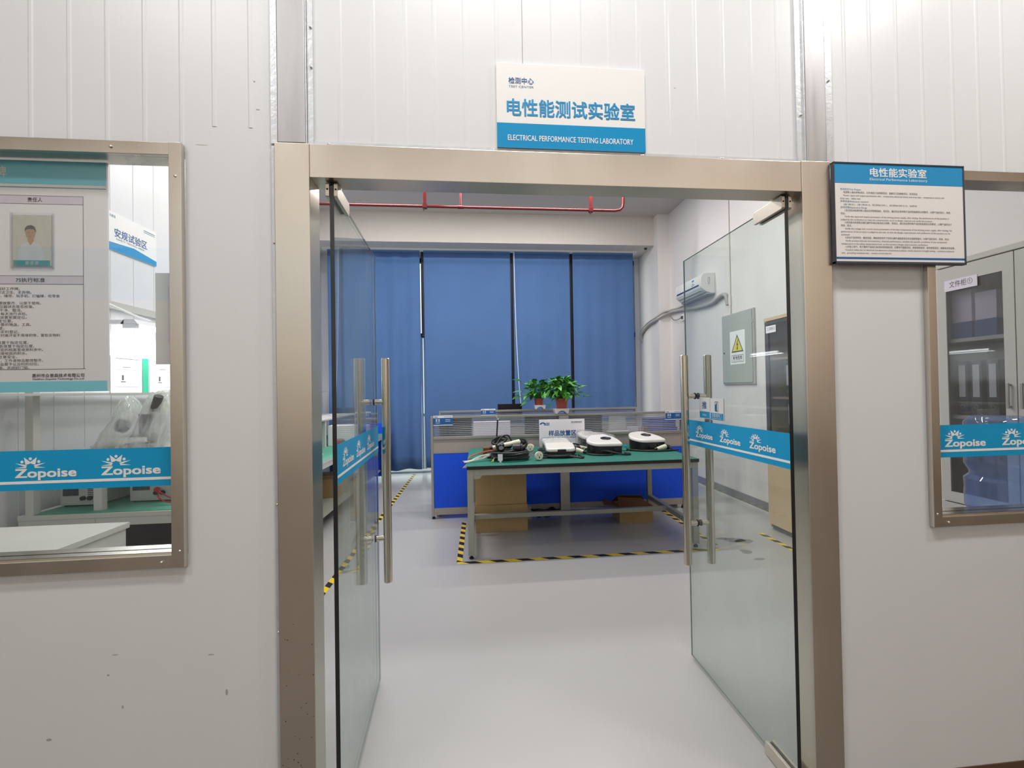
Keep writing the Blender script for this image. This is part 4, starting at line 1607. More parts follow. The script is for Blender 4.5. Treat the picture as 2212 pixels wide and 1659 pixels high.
cs2 = charger('charger', (0.80, 3.28, TZ), R(4), 'small pale charger in crumpled clear wrap below the area sign', 'white vehicle chargers on the green table', SMALL, 0.062, 0.028, None, (-0.03, 0.04, -0.103), (), True)
add_cable(cs2, coil_pts(0.17, 0.12, 1.7, 0.010, 0.010, 1.0, -0.03, -0.02), 0.0085)
round_plug(cs2, (-0.27, 0.02, 0.041), R(82), R(-25))
t = thing('loose_connector', (1.06, 3.22, TZ), 'loose ivory connector with a black lead between the chargers', 'connector')
plug_gun(t, (0.04, -0.04, 0.0), R(200), L=0.10)
add_cable(t, [(-0.12, -0.06, 0.03), (-0.14, 0.0, 0.06), (-0.07, 0.05, 0.07), (0.02, 0.06, 0.04), (0.07, 0.0, 0.01)])
t = thing('bagged_connector', (1.00, 3.42, TZ), 'ivory connector inside clear plastic behind the small charger', 'connector')
plug_gun(t, (0.05, 0.0, 0.01), R(170), L=0.09)
m = MB()
m.tube([(-.10, .02, .045), (-.05, .01, .05), (.0, .0, .05), (.08, -.01, .045)], 0.036, 9, 2)
for vv in m.bm.verts:
    vv.co += Vector((random.uniform(-.005, .005), random.uniform(-.005, .005), random.uniform(-.005, .005)))
m.build('plastic_bag', M_wrap, t, False, True)
# small circuit board between the big chargers
t = thing('circuit_board', (1.48, 3.12, TZ), 'small green circuit board on standoffs between the dialled chargers', 'circuit board')
m = MB()
m.box(-.035, .045, -.03, .04, 0.035, 0.037)
m.build('board', M_green, t, False, True)
for x, y in ((-.03, -.025), (.04, -.025), (-.03, .035), (.04, .035)):
    m = MB()
    m.cyl((x, y, 0.0), (x, y, 0.062), 0.003, 8)
    m.build('standoff', M_alu, t, True, True)
m = MB()
m.box(-.03, -.01, .0, .03, 0.0372, 0.055)
m.box(.005, .03, -.02, .01, 0.0372, 0.05)
m.pieces('component', M_noticeblue, t, False, True)

# large coil with socket heads
t = thing('cable_coil', (0.275, 2.76, TZ), 'thick black cable coil with connectors heaped on the table corner', 'cable')
m = MB()
m.tube(coil_pts(0.165, 0.135, 5.2, 0.013, 0.0135, 0.3, 0, 0, 0.05), 0.0125, 9, 5)
m.build('coil', M_cable, t, True, True)
m = MB()
m.tube([(0.10, 0.05, 0.075), (0.16, 0.06, 0.12), (0.15, 0.09, 0.17), (0.08, 0.10, 0.175), (0.02, 0.07, 0.14), (0.12, -0.01, 0.115), (0.0, -0.07, 0.085), (-0.06, -0.09, 0.09), (-0.09, -0.07, 0.12)], 0.0115, 9, 6)
m.tube([(-0.11, -0.02, 0.09), (-0.12, 0.08, 0.13), (-0.07, 0.12, 0.20), (-0.01, 0.12, 0.215), (0.03, 0.12, 0.15)], 0.008, 8, 6)
m.pieces('lead', M_cable, t, True, True)
m = MB()
m.cyl((-0.115, -0.01, 0.115), (-0.06, 0.02, 0.135), 0.036, 20, 0.042)
m.cyl((0.03, -0.02, 0.105), (0.10, -0.035, 0.108), 0.044, 20, 0.040)
m.cyl((0.103, -0.035, 0.108), (0.115, -0.037, 0.108), 0.045, 20)
m.cyl((-0.08, -0.075, 0.100), (-0.085, -0.10, 0.125), 0.030, 16, 0.022)
m.pieces('socket_head', M_blackp, t, True, True)
c1 = plug_gun(t, (-0.06, -0.03, 0.115), R(24), 'charging_handle', 0.17)
c2 = plug_gun(t, (-0.16, 0.03, 0.085), R(8), 'charging_handle', 0.12)
m = MB()
m.box(-0.118, -0.075, -0.147, -0.1445, 0.016, 0.074, 0, 2, Matrix.Identity(4))
m.box(-0.105, -0.085, -0.152, -0.1475, 0.0, 0.018)
m.build('tie_label', M_posterw, t, False, True)
m = MB()
loop = [(-0.05 + 0.07 * math.cos(a) - .04, 0.16 + 0.02 * math.sin(a), 0.165 + 0.035 * math.sin(a + .5)) for a in [2 * math.pi * k / 16 for k in range(16)]]
m.tube(loop, 0.011, 8, 3, True)
m.prism([(-0.15, 0.14), (-0.05, 0.13), (-0.02, 0.17), (-0.12, 0.19)], 'y', 0.150, 0.156)
m.pieces('strap_loop', M_black, t, True, True)

# tangle of bare wires at the corner
def wires(name, mat, specs, r, label, loc, group=None):
    t = thing(name, loc, label, 'wires', group)
    m = MB()
    for p in specs:
        m.tube(p, r, 6, 6)
    m.pieces('strand', mat, t, True, True)
    return t


sp = []
for k in range(9):
    a = random.uniform(-.03, .03)
    sp.append([(0.22, 0.12 + a, 0.02), (0.10, 0.07 + a, 0.03 + random.uniform(0, .03)), (0.0, 0.0 + a, 0.035 + random.uniform(-.01, .02)), (-0.10, -0.06 + a * 1.5, 0.018), (-0.16 + random.uniform(-.03, .03), -0.10 + a * 2, 0.004 + (-.05 if k % 3 == 0 else 0.01))])
wires('wire_bundle', M_whitewire, sp, 0.0028, 'bunch of thin white wires fraying over the table corner', (0.02, 2.72, TZ))
sp = []
for k in range(7):
    a = random.uniform(-.025, .025)
    sp.append([(0.30, 0.22 + a, 0.05), (0.18, 0.21 + a, 0.055 + random.uniform(0, .03)), (0.02, 0.16 + a, 0.04 + random.uniform(0, .02)), (-0.10, 0.08 + a, 0.03), (-0.13, 0.02 + a, 0.01)])
wires('wire_bundle', M_orange, sp, 0.004, 'brown and copper coloured wires heaped behind the white wires', (0.02, 2.80, TZ))
wires('wire_bundle', M_ywire, [[(0.0, 0.0, 0.04), (-0.03, -0.03, 0.03), (-0.04, -0.08, 0.006)], [(0.01, 0.0, 0.045), (-0.02, -0.03, 0.038), (-0.055, -0.07, 0.006)]], 0.003,
      'pair of yellow wires between the white wires and the coil', (0.155, 2.70, TZ))
t = thing('test_lead', (0.17, 3.18, TZ), 'upright black test lead with a bare tip above the copper wires', 'test lead')
m = MB()
m.tube([(-.005, 0, 0.075), (0.0, 0, 0.17), (0.006, 0, 0.26), (0.012, 0, 0.345)], 0.0075, 8, 3)
m.build('lead', M_cable, t, True, True)
m = MB()
m.tube([(0.012, 0, 0.346), (0.012, 0, 0.362), (0.002, 0, 0.378), (-0.004, 0, 0.395)], 0.004, 6, 2)
m.tube([(0.012, 0, 0.346), (0.022, 0, 0.358), (0.03, 0, 0.364)], 0.004, 6, 2)
m.pieces('tip', M_whitewire, t, True, True)
m = MB()
m.box(-.14, .10, -.06, .06, 0.0, 0.074, 0.01)
m.build('block', M_cardd, t, True, True)
t = thing('clear_tray', (0.42, 3.06, TZ), 'shallow clear plastic lid lying behind the black coil', 'tray')
m = MB()
for b in ((-.22, .24, -.12, -.116, 0, .05), (-.22, .24, .116, .12, 0, .05), (-.22, -.216, -.12, .12, 0, .05), (.236, .24, -.12, .12, 0, .05), (-.22, .24, -.12, .12, .0, .003)):
    m.box(*b)
m.build('shell', M_acryl, t, False, True)
t = thing('black_adapter', (0.165, 2.90, TZ), 'black power adapter block half buried by the charging handles', 'adapter')
m = MB()
m.box(-.10, .10, -.03, .05, 0, .05, .006)
m.build('block', M_blackp, t, True, True)
m = MB()
m.tube([(-.10, 0, .025), (-.14, -.02, .02), (-.17, .03, .012), (-.10, .09, .01)], 0.005, 7, 5)
m.build('cord', M_cable, t, True, True)

# sample area sign standing on the table
t = thing('area_sign', (0.93, 3.655, TZ), 'white area sign standing on the green table behind the chargers', 'sign')
m = MB()
m.box(0.668, 1.190, 3.645, 3.652, TZ + .001, 1.106, 0.001)
m.build('panel', M_posterw, t, False)
o, u, v = Vector((0, 3.6446, 0)), X3, Z3
m = MB()
m.text('样品放置区', 0.775, 0.925, 0.066, o, u, v, 0.315, 'L', 0.03)
m.text('SAMPLE STORAGE AREA', 0.760, 0.892, 0.028, o, u, v, 0.325, 'L', 0.02)
m.mi = 1
# small emblem: an arch over a bar, and a line of small print
m.flat([(0.708 + .034 * math.cos(a), 1.050 + .026 * math.sin(a)) for a in [math.pi * k / 10 for k in range(11)]] +
       [(0.708 + .016 * math.cos(a), 1.050 + .012 * math.sin(a)) for a in [math.pi * k / 10 for k in range(10, -1, -1)]], o, u, v)
m.text('众普森', 0.740, 1.052, 0.024, o, u, v, 0.045, 'L', 0.02)
m.rect2(0.722, 0.785, 1.040, 1.047, o, u, v)
m.mi = 2
m.text('惠州市众普森技术有限公司', 1.035, 1.066, 0.016, o, u, v, 0.125, 'L', 0.02)
m.text('Huizhou Zopoise Technology Co.,Ltd', 1.035, 1.056, 0.009, o, u, v, 0.125)
m.build('lettering', [M_textnavy, M_textnavy, M_textdark], t, False)


# ------------------------------------------------------------------ cardboard boxes under the table
def carton(loc, w, d, h, rz, label, open_flaps=False):
    t = thing('cardboard_box', loc, label, 'box', None, None, rz)
    m = MB()
    if not open_flaps:
        m.box(-w / 2, w / 2, -d / 2, d / 2, 0, h, 0.004)
    else:
        e = 0.005
        m.box(-w / 2, w / 2, -d / 2, d / 2, 0, e)
        m.box(-w / 2, w / 2, -d / 2, -d / 2 + e, e, h)
        m.box(-w / 2, w / 2, d / 2 - e, d / 2, e, h)
        m.box(-w / 2, -w / 2 + e, -d / 2 + e, d / 2 - e, e, h)
        m.box(w / 2 - e, w / 2, -d / 2 + e, d / 2 - e, e, h)
    m.build('carton', M_card, t, True, True)
    if open_flaps:
        for pts in ([(-w / 2, -d / 2, h), (w / 2, -d / 2, h), (w * .25, -d * .1, h + .06), (-w * .45, -d * .05, h + .075)],
                    [(-w / 2, d / 2, h), (w / 2, d / 2, h), (w * .35, d * .15, h + .075), (-w * .4, d * .1, h + .09)],
                    [(-w / 2, -d / 2, h), (-w / 2, d / 2, h), (-w * .85, d * .3, h + .05), (-w * .92, -d * .3, h + .02)]):
            m = MB()
            m._new([Vector(p) for p in pts] + [Vector(p) + Vector((0, 0, .004)) for p in pts], [(3, 2, 1, 0), (4, 5, 6, 7), (0, 1, 5, 4), (1, 2, 6, 5), (2, 3, 7, 6), (3, 0, 4, 7)])
            m.build('flap', M_cardd, t, False, True)
    else:
        m = MB()
        m.box(-w / 2 + .002, w / 2 - .002, -.025, .025, h, h + .0008)
        m.build('packing_tape', M_cardd, t, False, True)
    return t


carton((0.209, 3.37, 0), 0.535, 0.34, 0.275, 0, 'plain brown carton on the floor, lower of the stacked pair')
carton((0.207, 3.375, 0.276), 0.525, 0.33, 0.315, 0, 'plain brown carton, upper of the stacked pair under the table')
carton((1.66, 3.44, 0), 0.37, 0.28, 0.170, 0, 'small open carton with loose flaps under the table', True)
m = MB()
for k in range(9):
    a = random.uniform(0, 6)
    pts = [(0.72 + .14 * math.cos(a + q * .9) + random.uniform(-.03, .03), 3.62 + .04 * math.sin(a + q * 1.3), 0.015 + random.uniform(0, .10)) for q in range(7)]
    m.tube(pts, 0.009, 6, 4)
tag(m.build('cable_heap', M_cable, None), 'heap of black cables on the floor beside the stacked cartons', 'cable')
m = MB()
m.box(0.485, 0.56, 3.60, 3.68, 0.0, 0.14, 0.006)
tag(m.build('white_power_strip', M_benchwhite, None), 'pale power strip standing behind the stacked cartons', 'power strip')

# ------------------------------------------------------------------ office partitions
def partition(loc_y, x0, x1, h, label, lower=True, name='office_partition'):
    y0, y1 = loc_y, loc_y + 0.05
    t = thing(name, ((x0 + x1) / 2, loc_y, 0), label, 'partition')
    m = MB()
    m.box(x0, x0 + 0.028, y0, y1, 0.03, h, 0.004)
    m.box(x1 - 0.028, x1, y0, y1, 0.03, h, 0.004)
    m.box(x0 + 0.028, x1 - 0.028, y0, y1, h - 0.03, h, 0.004)
    m.box(x0 + 0.028, x1 - 0.028, y0 - 0.004, y1 + 0.004, 0.897, 0.93, 0.004)
    m.box(x0 + 0.028, x1 - 0.028, y0 + .004, y1 - .004, 0.74, 0.752)
    m.box(x0 + 0.028, x1 - 0.028, y0, y1, 0.048, 0.06)
    m.build('frame', M_alu, t)
    m = MB()
    m.box(x0 + 0.028, x1 - 0.028, y0 + 0.022, y0 + 0.028, 0.93, h - 0.03)
    m.build('striped_pane', M_sash, t, False)
    m = MB()
    m.box(x0 + 0.028, x1 - 0.028, y0 + 0.006, y1 - 0.006, 0.752, 0.897)
    m.build('grey_panel', M_partgrey, t, False)
    m = MB()
    m.box(x0 + 0.028, x1 - 0.028, y0 + 0.006, y1 - 0.006, 0.124, 0.74)
    m.build('blue_panel', M_partblue, t, False)
    m = MB()
    m.box(x0 + 0.028, x1 - 0.028, y0 + 0.004, y1 - 0.004, 0.06, 0.123)
    m.build('kick_panel', M_partgrey, t, False)
    for x in (x0 + 0.02, x1 - 0.02):
        m = MB()
        m.lathe([(0.0, 0.0), (0.018, 0.0), (0.018, 0.02), (0.008, 0.022), (0.008, 0.05)], (x, y0 + .025, 0), 14)
        m.build('foot', M_black, t)
    return t


p1 = partition(3.785, -0.555, 2.43, 1.162, 'blue office partition right behind the green table')
p2 = partition(5.30, -0.59, 2.385, 1.156, 'blue office partition farther back, near the curtains')


def name_card(x0, x1, y, z0, z1, label):
    t = thing('name_card', ((x0 + x1) / 2, y, z0), label, 'name card', 'name cards clipped to the partitions')
    hh = z1 - z0
    m = MB()
    m.box(x0, x1, y - 0.004, y, z0, z1, 0.0008)
    m.build('plate', M_signwhite, t, False)
    o, u, v = Vector((0, y - 0.0044, 0)), X3, Z3
    m = MB()
    m.rect2(x0, x1, z0 + hh * 0.08, z0 + hh * 0.76, o, u, v)
    m.build('blue_field', M_textnavy, t, False)
    m = MB()
    o = Vector((0, y - 0.0048, 0))
    w = x1 - x0
    for k in range(2):
        a = x0 + w * (.12 + .13 * k)
        for q in range(3):
            m.rect2(a, a + w * .09, z0 + hh * (.40 + .10 * q), z0 + hh * (.45 + .10 * q), o, u, v)
        m.rect2(a + w * .035, a + w * .055, z0 + hh * .38, z0 + hh * .68, o, u, v)
    m.rect2(x0 + w * .12, x0 + w * .34, z0 + hh * .24, z0 + hh * .28, o, u, v)
    m.rect2(x0 + w * .62, x0 + w * .88, z0 + hh * .56, z0 + hh * .60, o, u, v)
    m.rect2(x0 + w * .62, x0 + w * .88, z0 + hh * .40, z0 + hh * .44, o, u, v)
    m.mi = 1
    m.rect2(x0 + w * .05, x0 + w * .22, z0 + hh * .84, z0 + hh * .90, o, u, v)
    m.rect2(x0 + w * .55, x0 + w * .95, z0 + hh * .86, z0 + hh * .89, o, u, v)
    m.build('lettering', [M_white, M_textdark], t, False)
    return t


name_card(-0.522, -0.305, 3.780, 1.058, 1.170, 'blue and white name card at the free end of the nearer partition')
name_card(2.205, 2.405, 3.780, 1.060, 1.168, 'blue and white name card on the nearer partition by the door handle')
name_card(0.022, 0.232, 5.292, 1.082, 1.176, 'blue and white name card on the farther partition beside the black monitor')

# power post with the plant trays
t = thing('power_post', (0.965, 3.74, 0), 'grey metal power post rising from the floor behind the area sign', 'post')
m = MB()
m.box(0.912, 1.022, 3.715, 3.778, 0.0, 1.14, 0.004)
m.build('post', M_alu, t)
m = MB()
m.box(0.90, 1.03, 3.705, 3.779, 0.0, 0.008)
m.build('foot_plate', M_alu, t, False)
m = MB()
m.box(0.925, 1.01, 3.7135, 3.7148, 1.0, 1.12)
m.build('cover_plate', M_partgrey, t, False)


def plant_tray(x, y, z, w, d, label):
    t = thing('plant_tray', (x, y, z), label, 'tray', 'white trays under the potted plants')
    m = MB()
    pr = [(-w / 2, 0.058), (w / 2, 0.058), (w * .44, 0.0), (w * .30, 0.0), (w * .22, 0.022), (w * .08, 0.034), (-w * .08, 0.034), (-w * .22, 0.022), (-w * .30, 0.0), (-w * .42, 0.0)]
    m.prism(pr, 'y', -d / 2, d / 2, 0.003)
    m.build('shell', M_shell, t, True, True)
    return t


plant_tray(0.950, 3.81, 1.1635, 0.175, 0.13, 'white arched tray on the power post, carrying the fuller plant')
plant_tray(0.895, 5.325, 1.157, 0.17, 0.13, 'white arched tray on the farther partition, carrying the sparser plant')


def leaf_verts(L, Wd, fold, curl):
    prof = [(0, .0), (.06, .62), (.2, .98), (.4, 1.0), (.6, .78), (.8, .42), (.93, .14), (1, 0)]
    out = []
    for s, w in prof:
        y = s * L
        z = -curl * s * s * L
        out.append(((-w * Wd, y, z + fold * w * Wd), (0, y, z), (w * Wd, y, z + fold * w * Wd)))
    return out


def potted_plant(name, loc, label, pot_r, pot_h, n, spread, height, lw, leafm, strands, seed):
    rnd = random.Random(seed)
    t = thing(name, loc, label, 'plant', 'potted plants on the partitions')
    m = MB()
    m.lathe([(0.0, 0.0), (pot_r * .78, 0.0), (pot_r * .80, 0.004), (pot_r * .96, pot_h * .86), (pot_r * 1.04, pot_h * .87), (pot_r * 1.05, pot_h), (pot_r * .95, pot_h), (pot_r * .93, pot_h * .9), (0, pot_h * .9)], (0, 0, 0), 30)
    m.build('pot', M_pot, t, True, True)
    m = MB()
    m.lathe([(pot_r * .92, pot_h * .905), (pot_r * .5, pot_h * .93), (0, pot_h * .94)], (0, 0, 0), 20)
    m.build('soil', M_soil, t, True, True)
    ms, ml = MB(), MB()

    def one(p0, p1, az, droop, L):
        mid = (p0 + p1) * 0.5 + Vector((0, 0, 0.03))
        ms.tube([p0, mid, p1], 0.0022, 5, 3)
        M = Matrix.Translation(p1) @ Matrix.Rotation(az - math.pi / 2, 4, 'Z') @ Matrix.Rotation(droop, 4, 'X') @ Matrix.Rotation(rnd.uniform(-.5, .5), 4, 'Y')
        rows = leaf_verts(L, L * rnd.uniform(.26, .36), rnd.uniform(.15, .45), rnd.uniform(.1, .6))
        vr = [[ml.bm.verts.new(M @ Vector(q)) for q in r] for r in rows]
        mi = 0 if rnd.random() < .6 else 1
        for a, b in zip(vr, vr[1:]):
            for k in (0, 1):
                try:
                    f = ml.bm.faces.new((a[k], a[k + 1], b[k + 1], b[k]))
                    f.material_index = mi
                except ValueError:
                    pass
    for i in range(n):
        az = rnd.uniform(0, 2 * math.pi)
        el = rnd.random() ** 0.8
        rr = spread * (1 - el * .6) * rnd.uniform(.35, 1.0)
        p0 = Vector((pot_r * .5 * math.cos(az), pot_r * .5 * math.sin(az), pot_h * .92))
        p1 = Vector((rr * math.cos(az), rr * math.sin(az) * .85, pot_h + 0.015 + height * (0.05 + el * .80)))
        one(p0, p1, az + rnd.uniform(-.7, .7), rnd.uniform(-.5, .75) if el > .4 else rnd.uniform(-.9, .2), lw * rnd.uniform(.7, 1.15))
    for s in strands:
        pts = [Vector(q) for q in s]
        ms.tube(pts, 0.0026, 6, 5)
        d = (pts[-1] - pts[-2])
        one(pts[-2] + d * .9, pts[-1], math.atan2(d.y, d.x), math.atan2(d.z, max(1e-3, d.xy.length)) * .8, lw * 1.25)
    ms.build('stems', M_leafd, t, True, True)
    ml.build('foliage', [M_leaf, M_leafd], t, True, True)
    return t


potted_plant('potted_plant', (0.960, 3.81, 1.2225), 'fuller green trailing plant in a terracotta pot on the power post', 0.074, 0.118, 175, 0.215, 0.265, 0.092, M_leaf,
             [[(0.05, -.03, .12), (.15, -.04, .10), (.20, -.05, .05), (.22, -.05, .10), (.255, -.05, .125)], [(0.05, 0, .13), (.16, 0, .18), (.20, 0, .22)],
              [(-.05, -.04, .12), (-.12, -.05, .06), (-.16, -.05, .04), (-.12, -.05, .09)], [(0.04, -.02, .12), (.14, -.03, .15), (.19, -.03, .17)]], 5)
potted_plant('potted_plant', (0.885, 5.325, 1.216), 'sparser green plant with long stems on the farther partition', 0.072, 0.10, 105, 0.235, 0.29, 0.105, M_leafd,
             [[(-.03, -.03, .10), (-.12, -.03, .20), (-.20, -.03, .28), (-.27, -.03, .35)], [(-.03, -.03, .10), (-.15, -.05, .16), (-.26, -.06, .20)],
              [(-.03, -.03, .10), (-.16, -.05, .12), (-.28, -.07, .125)], [(-.02, -.05, .10), (-.10, -.09, .08), (-.17, -.1, .06)],
              [(.02, -.04, .10), (.06, -.1, .05), (.09, -.12, .02)]], 11)

# desks and office things seen through the striped panes
def desk(x0, x1, y0, y1, label):
    t = thing('office_desk', ((x0 + x1) / 2, (y0 + y1) / 2, 0), label, 'desk')
    m = MB()
    m.box(x0, x1, y0, y1, 0.715, 0.74, 0.002)
    m.build('desk_top', M_partgrey, t, False)
    for x in (x0 + .02, x1 - .05):
        m = MB()
        m.box(x, x + .03, y0 + .03, y1 - .03, 0, 0.7148)
        m.build('side_panel', M_partgrey, t, False)
    return t


desk(-0.53, 2.40, 3.86, 4.55, 'grey office desk hidden behind the nearer blue partition')
desk(-0.56, 2.36, 5.37, 6.05, 'grey office desk hidden behind the farther blue partition')


def monitor(x0, x1, y, z0, z1, label, stand=0.74):
    t = thing('monitor', ((x0 + x1) / 2, y, stand), label, 'monitor')
    m = MB()
    m.box(x0, x1, y - .02, y + .02, z0, z1, 0.004)
    m.build('screen', M_screen, t)
    m = MB()
    m.box((x0 + x1) / 2 - .03, (x0 + x1) / 2 + .03, y + .021, y + .04, stand + .012, (z0 + z1) / 2)
    m.box((x0 + x1) / 2 - .10, (x0 + x1) / 2 + .10, y - .06, y + .09, stand + .0005, stand + .012, 0.003)
    m.build('stand', M_screen, t)
    return t


monitor(-0.50, -0.10, 4.28, 0.80, 1.105, 'black monitor behind the striped pane at the name card end')
monitor(0.565, 1.02, 4.28, 0.79, 1.125, 'black monitor behind the striped pane, half hidden by the area sign')
monitor(1.10, 1.56, 4.28, 0.79, 1.125, 'black monitor behind the striped pane, between area sign and copier')
monitor(0.280, 0.655, 5.62, 0.87, 1.232, 'black monitor peeping over the farther partition')
t = thing('copier', (1.77, 4.25, 0.74), 'pale desktop copier behind the striped pane', 'copier')
m = MB()
m.box(1.63, 1.91, 4.12, 4.40, 0.7405, 0.90, 0.008)
m.build('body', M_equip, t)
m = MB()
m.prism([(1.655, 0.901), (1.895, 0.901), (1.885, 1.075), (1.86, 1.09), (1.69, 1.09), (1.665, 1.075)], 'y', 4.30, 4.312, 0.002)
m.build('paper_tray', M_equip, t)
m = MB()
m.box(-0.08, 0.38, 4.22, 4.30, 0.7405, 1.06, 0.003)
tag(m.build('white_carton', M_posterw, None, False), 'whitish carton between the monitors behind the striped pane', 'box')
fb = None
for k in range(6):
    z = 0.7405 + k * 0.052
    m = None
    w = 0.36 if k < 4 else 0.30
    if fb is None:
        fb = thing('navy_folder', (2.33, 4.26, z), 'navy folder lying flat, lowest of the stack behind the striped pane', 'folder', 'navy folders stacked on the office desk')
        m = MB()
        m.box(-.18, .18, -.12, .12, 0, .05, .004)
        m.build('cover', M_folder, fb, True, True)
        m = MB()
        m.box(-.176, .17, -.1215, -.1203, .012, .034)
        m.build('label_strip', M_partblue, fb, False, True)
    else:
        dup(fb, (2.33 - (0.02 if k > 3 else 0), 4.26, z), None, 'navy folder lying flat, %s of the stack behind the striped pane' % ('second lowest', 'third lowest', 'third highest', 'second highest', 'topmost')[k - 1])
t = thing('desk_clips', (2.05, 4.20, 0.74), 'row of orange and white clips beside the navy folders', 'clips')
m = MB()
for k in range(4):
    m.cyl((2.02 + k * .03, 4.2, .741), (2.03 + k * .03, 4.2, .95), 0.008, 8)
m.pieces('clip', M_orange, t)
m = MB()
m.box(1.935, 2.12, 4.36, 4.40, .741, 0.94)
tag(m.build('paper_rack', M_posterw, None, False), 'white paper rack behind the clips and beside the navy folders', 'rack')

# ------------------------------------------------------------------ test benches along the panel wall
t = thing('test_bench', (-2.1, 3.9, 0), 'long grey test bench with light green mat and upper shelves', 'bench')
BX0, BX1, BY0, BY1 = -2.68, -1.56, 1.44, 6.30
m = MB()
m.box(BX0, BX1, BY0, BY1, 0.735, 0.762, 0.002)
m.build('bench_top', M_benchwhite, t, False)
m = MB()
m.box(BX0 + .06, BX1 - .003, BY0 + .012, BY1 - .01, 0.7622, 0.766)
m.build('light_green_mat', M_greenl, t, False)
m = MB()
m.box(BX0, BX1, BY0 + .005, BY0 + .045, 0.685, 0.7348, 0.003)
m.box(BX1 - .045, BX1 - .005, BY0 + .05, BY1, 0.685, 0.7348, 0.003)
m.box(BX0 + .005, BX0 + .045, BY0 + .05, BY1, 0.685, 0.7348, 0.003)
m.pieces('top_frame', M_benchwhite, t)
for y in (BY0 + .005, 2.95, 4.55, BY1 - .055):
    for x, zt in ((BX0 + .035, 1.66), (BX1 - .05, 0.6845)):
        m = MB()
        m.box(x, x + .045, y + .002, y + .047, 0.0, zt, 0.003)
        m.build('leg', M_benchwhite, t)
m = MB()
m.box(-2.315, -2.268, BY0 + .002, BY0 + .004, .69, .73)
m.box(-2.315, -2.268, BY0 + .055, BY0 + .095, 0.7665, 1.098)
m.build('post', M_benchwhite, t)
m = MB()
m.box(BX0 + .09, -1.92, BY0 + .06, 4.0, 1.099, 1.118, 0.002)
m.box(BX0 + .09, -1.92, 4.0, 6.2, 1.099, 1.118, 0.002)
m.pieces('middle_shelf', M_equip, t, False)
m = MB()
m.box(-1.975, -1.93, 2.9, 2.94, 0.7665, 1.098)
m.box(-1.975, -1.93, 4.5, 4.54, 0.7665, 1.098)
m.pieces('shelf_post', M_benchwhite, t)
m = MB()
m.box(BX0 + .0805, -2.44, 0.95, 6.25, 1.461, 1.475)
m.box(BX0 - .055, BX0 + .0345, 0.95, 6.25, 1.461, 1.475)
m.pieces('top_shelf', M_equip, t, False)
m = MB()
m.box(BX0 + .04, BX1 - .06, BY0 + .06, BY1 - .08, 0.16, 0.18)
m.build('lower_shelf', M_benchgrey, t, False)
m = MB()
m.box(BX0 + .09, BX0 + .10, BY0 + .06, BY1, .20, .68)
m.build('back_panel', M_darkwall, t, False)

# microscope below a plastic cover
t = thing('microscope', (-2.175, 1.74, 1.118), 'dark and white microscope standing under a milky plastic cover', 'microscope')
m = MB()
m.box(-.24, .19, -.14, .14, 0, .028, .006)
m.build('base', M_equip, t, True, True)
m = MB()
m.box(-.02, .12, .02, .13, .029, .20, .012)
m.box(.03, .11, -.04, .12, .20, .29, .015)
m.build('arm', M_ivory, t, True, True)
m = MB()
m.cyl((-.155, -.02, .150), (-.115, -.02, .135), .045, 18)
m.cyl((.02, -.05, .09), (.02, -.05, .215), .033, 16)
m.cyl((.07, -.05, .08), (.07, -.05, .20), .026, 16)
m.cyl((.09, -.07, .24), (.13, -.09, .33), .026, 16)
m.pieces('lens', M_blackp, t, True, True)
m = MB()
m.box(-.08, .10, -.11, .05, .072, .084, .003)
m.build('stage', M_equipd, t, True, True)
t2 = thing('plastic_cover', (-2.175, 1.74, 1.118), 'milky crumpled plastic cover draped over the microscope', 'cover')
m = MB()
rnd = random.Random(3)
nx, ny = 30, 18


def cov(sx, sy):
    # height field: hump at the left, saddle, higher hump at the right
    x = -.25 + .47 * sx
    hgt = 0.27 * math.exp(-((x + .105) / .08) ** 2) + 0.36 * math.exp(-((x - .115) / .105) ** 4) + 0.06
    hgt = min(hgt, 0.365)
    edge = max(0.0, 1 - (abs(sy - .5) * 2) ** 4)
    ee = max(0.0, min(1.0, min(sx, 1 - sx) * 9))
    return x, hgt * edge * ee ** .6


g = []
for j in range(ny + 1):
    row = []
    for i in range(nx + 1):
        sx, sy = i / nx, j / ny
        x, h = cov(sx, sy)
        y = (-.5 + sy) * (.34 - .10 * min(1, h / .3))
        wob = 0.008 if 0 < i < nx and 0 < j < ny else 0
        row.append(m.bm.verts.new((x + rnd.uniform(-wob, wob), y + rnd.uniform(-wob, wob), max(.002, h + rnd.uniform(-wob, wob)))))
    g.append(row)
for j in range(ny):
    for i in range(nx):
        m.bm.faces.new((g[j][i], g[j][i + 1], g[j + 1][i + 1], g[j + 1][i]))
m.build('film', M_plastic, t2, True, True)

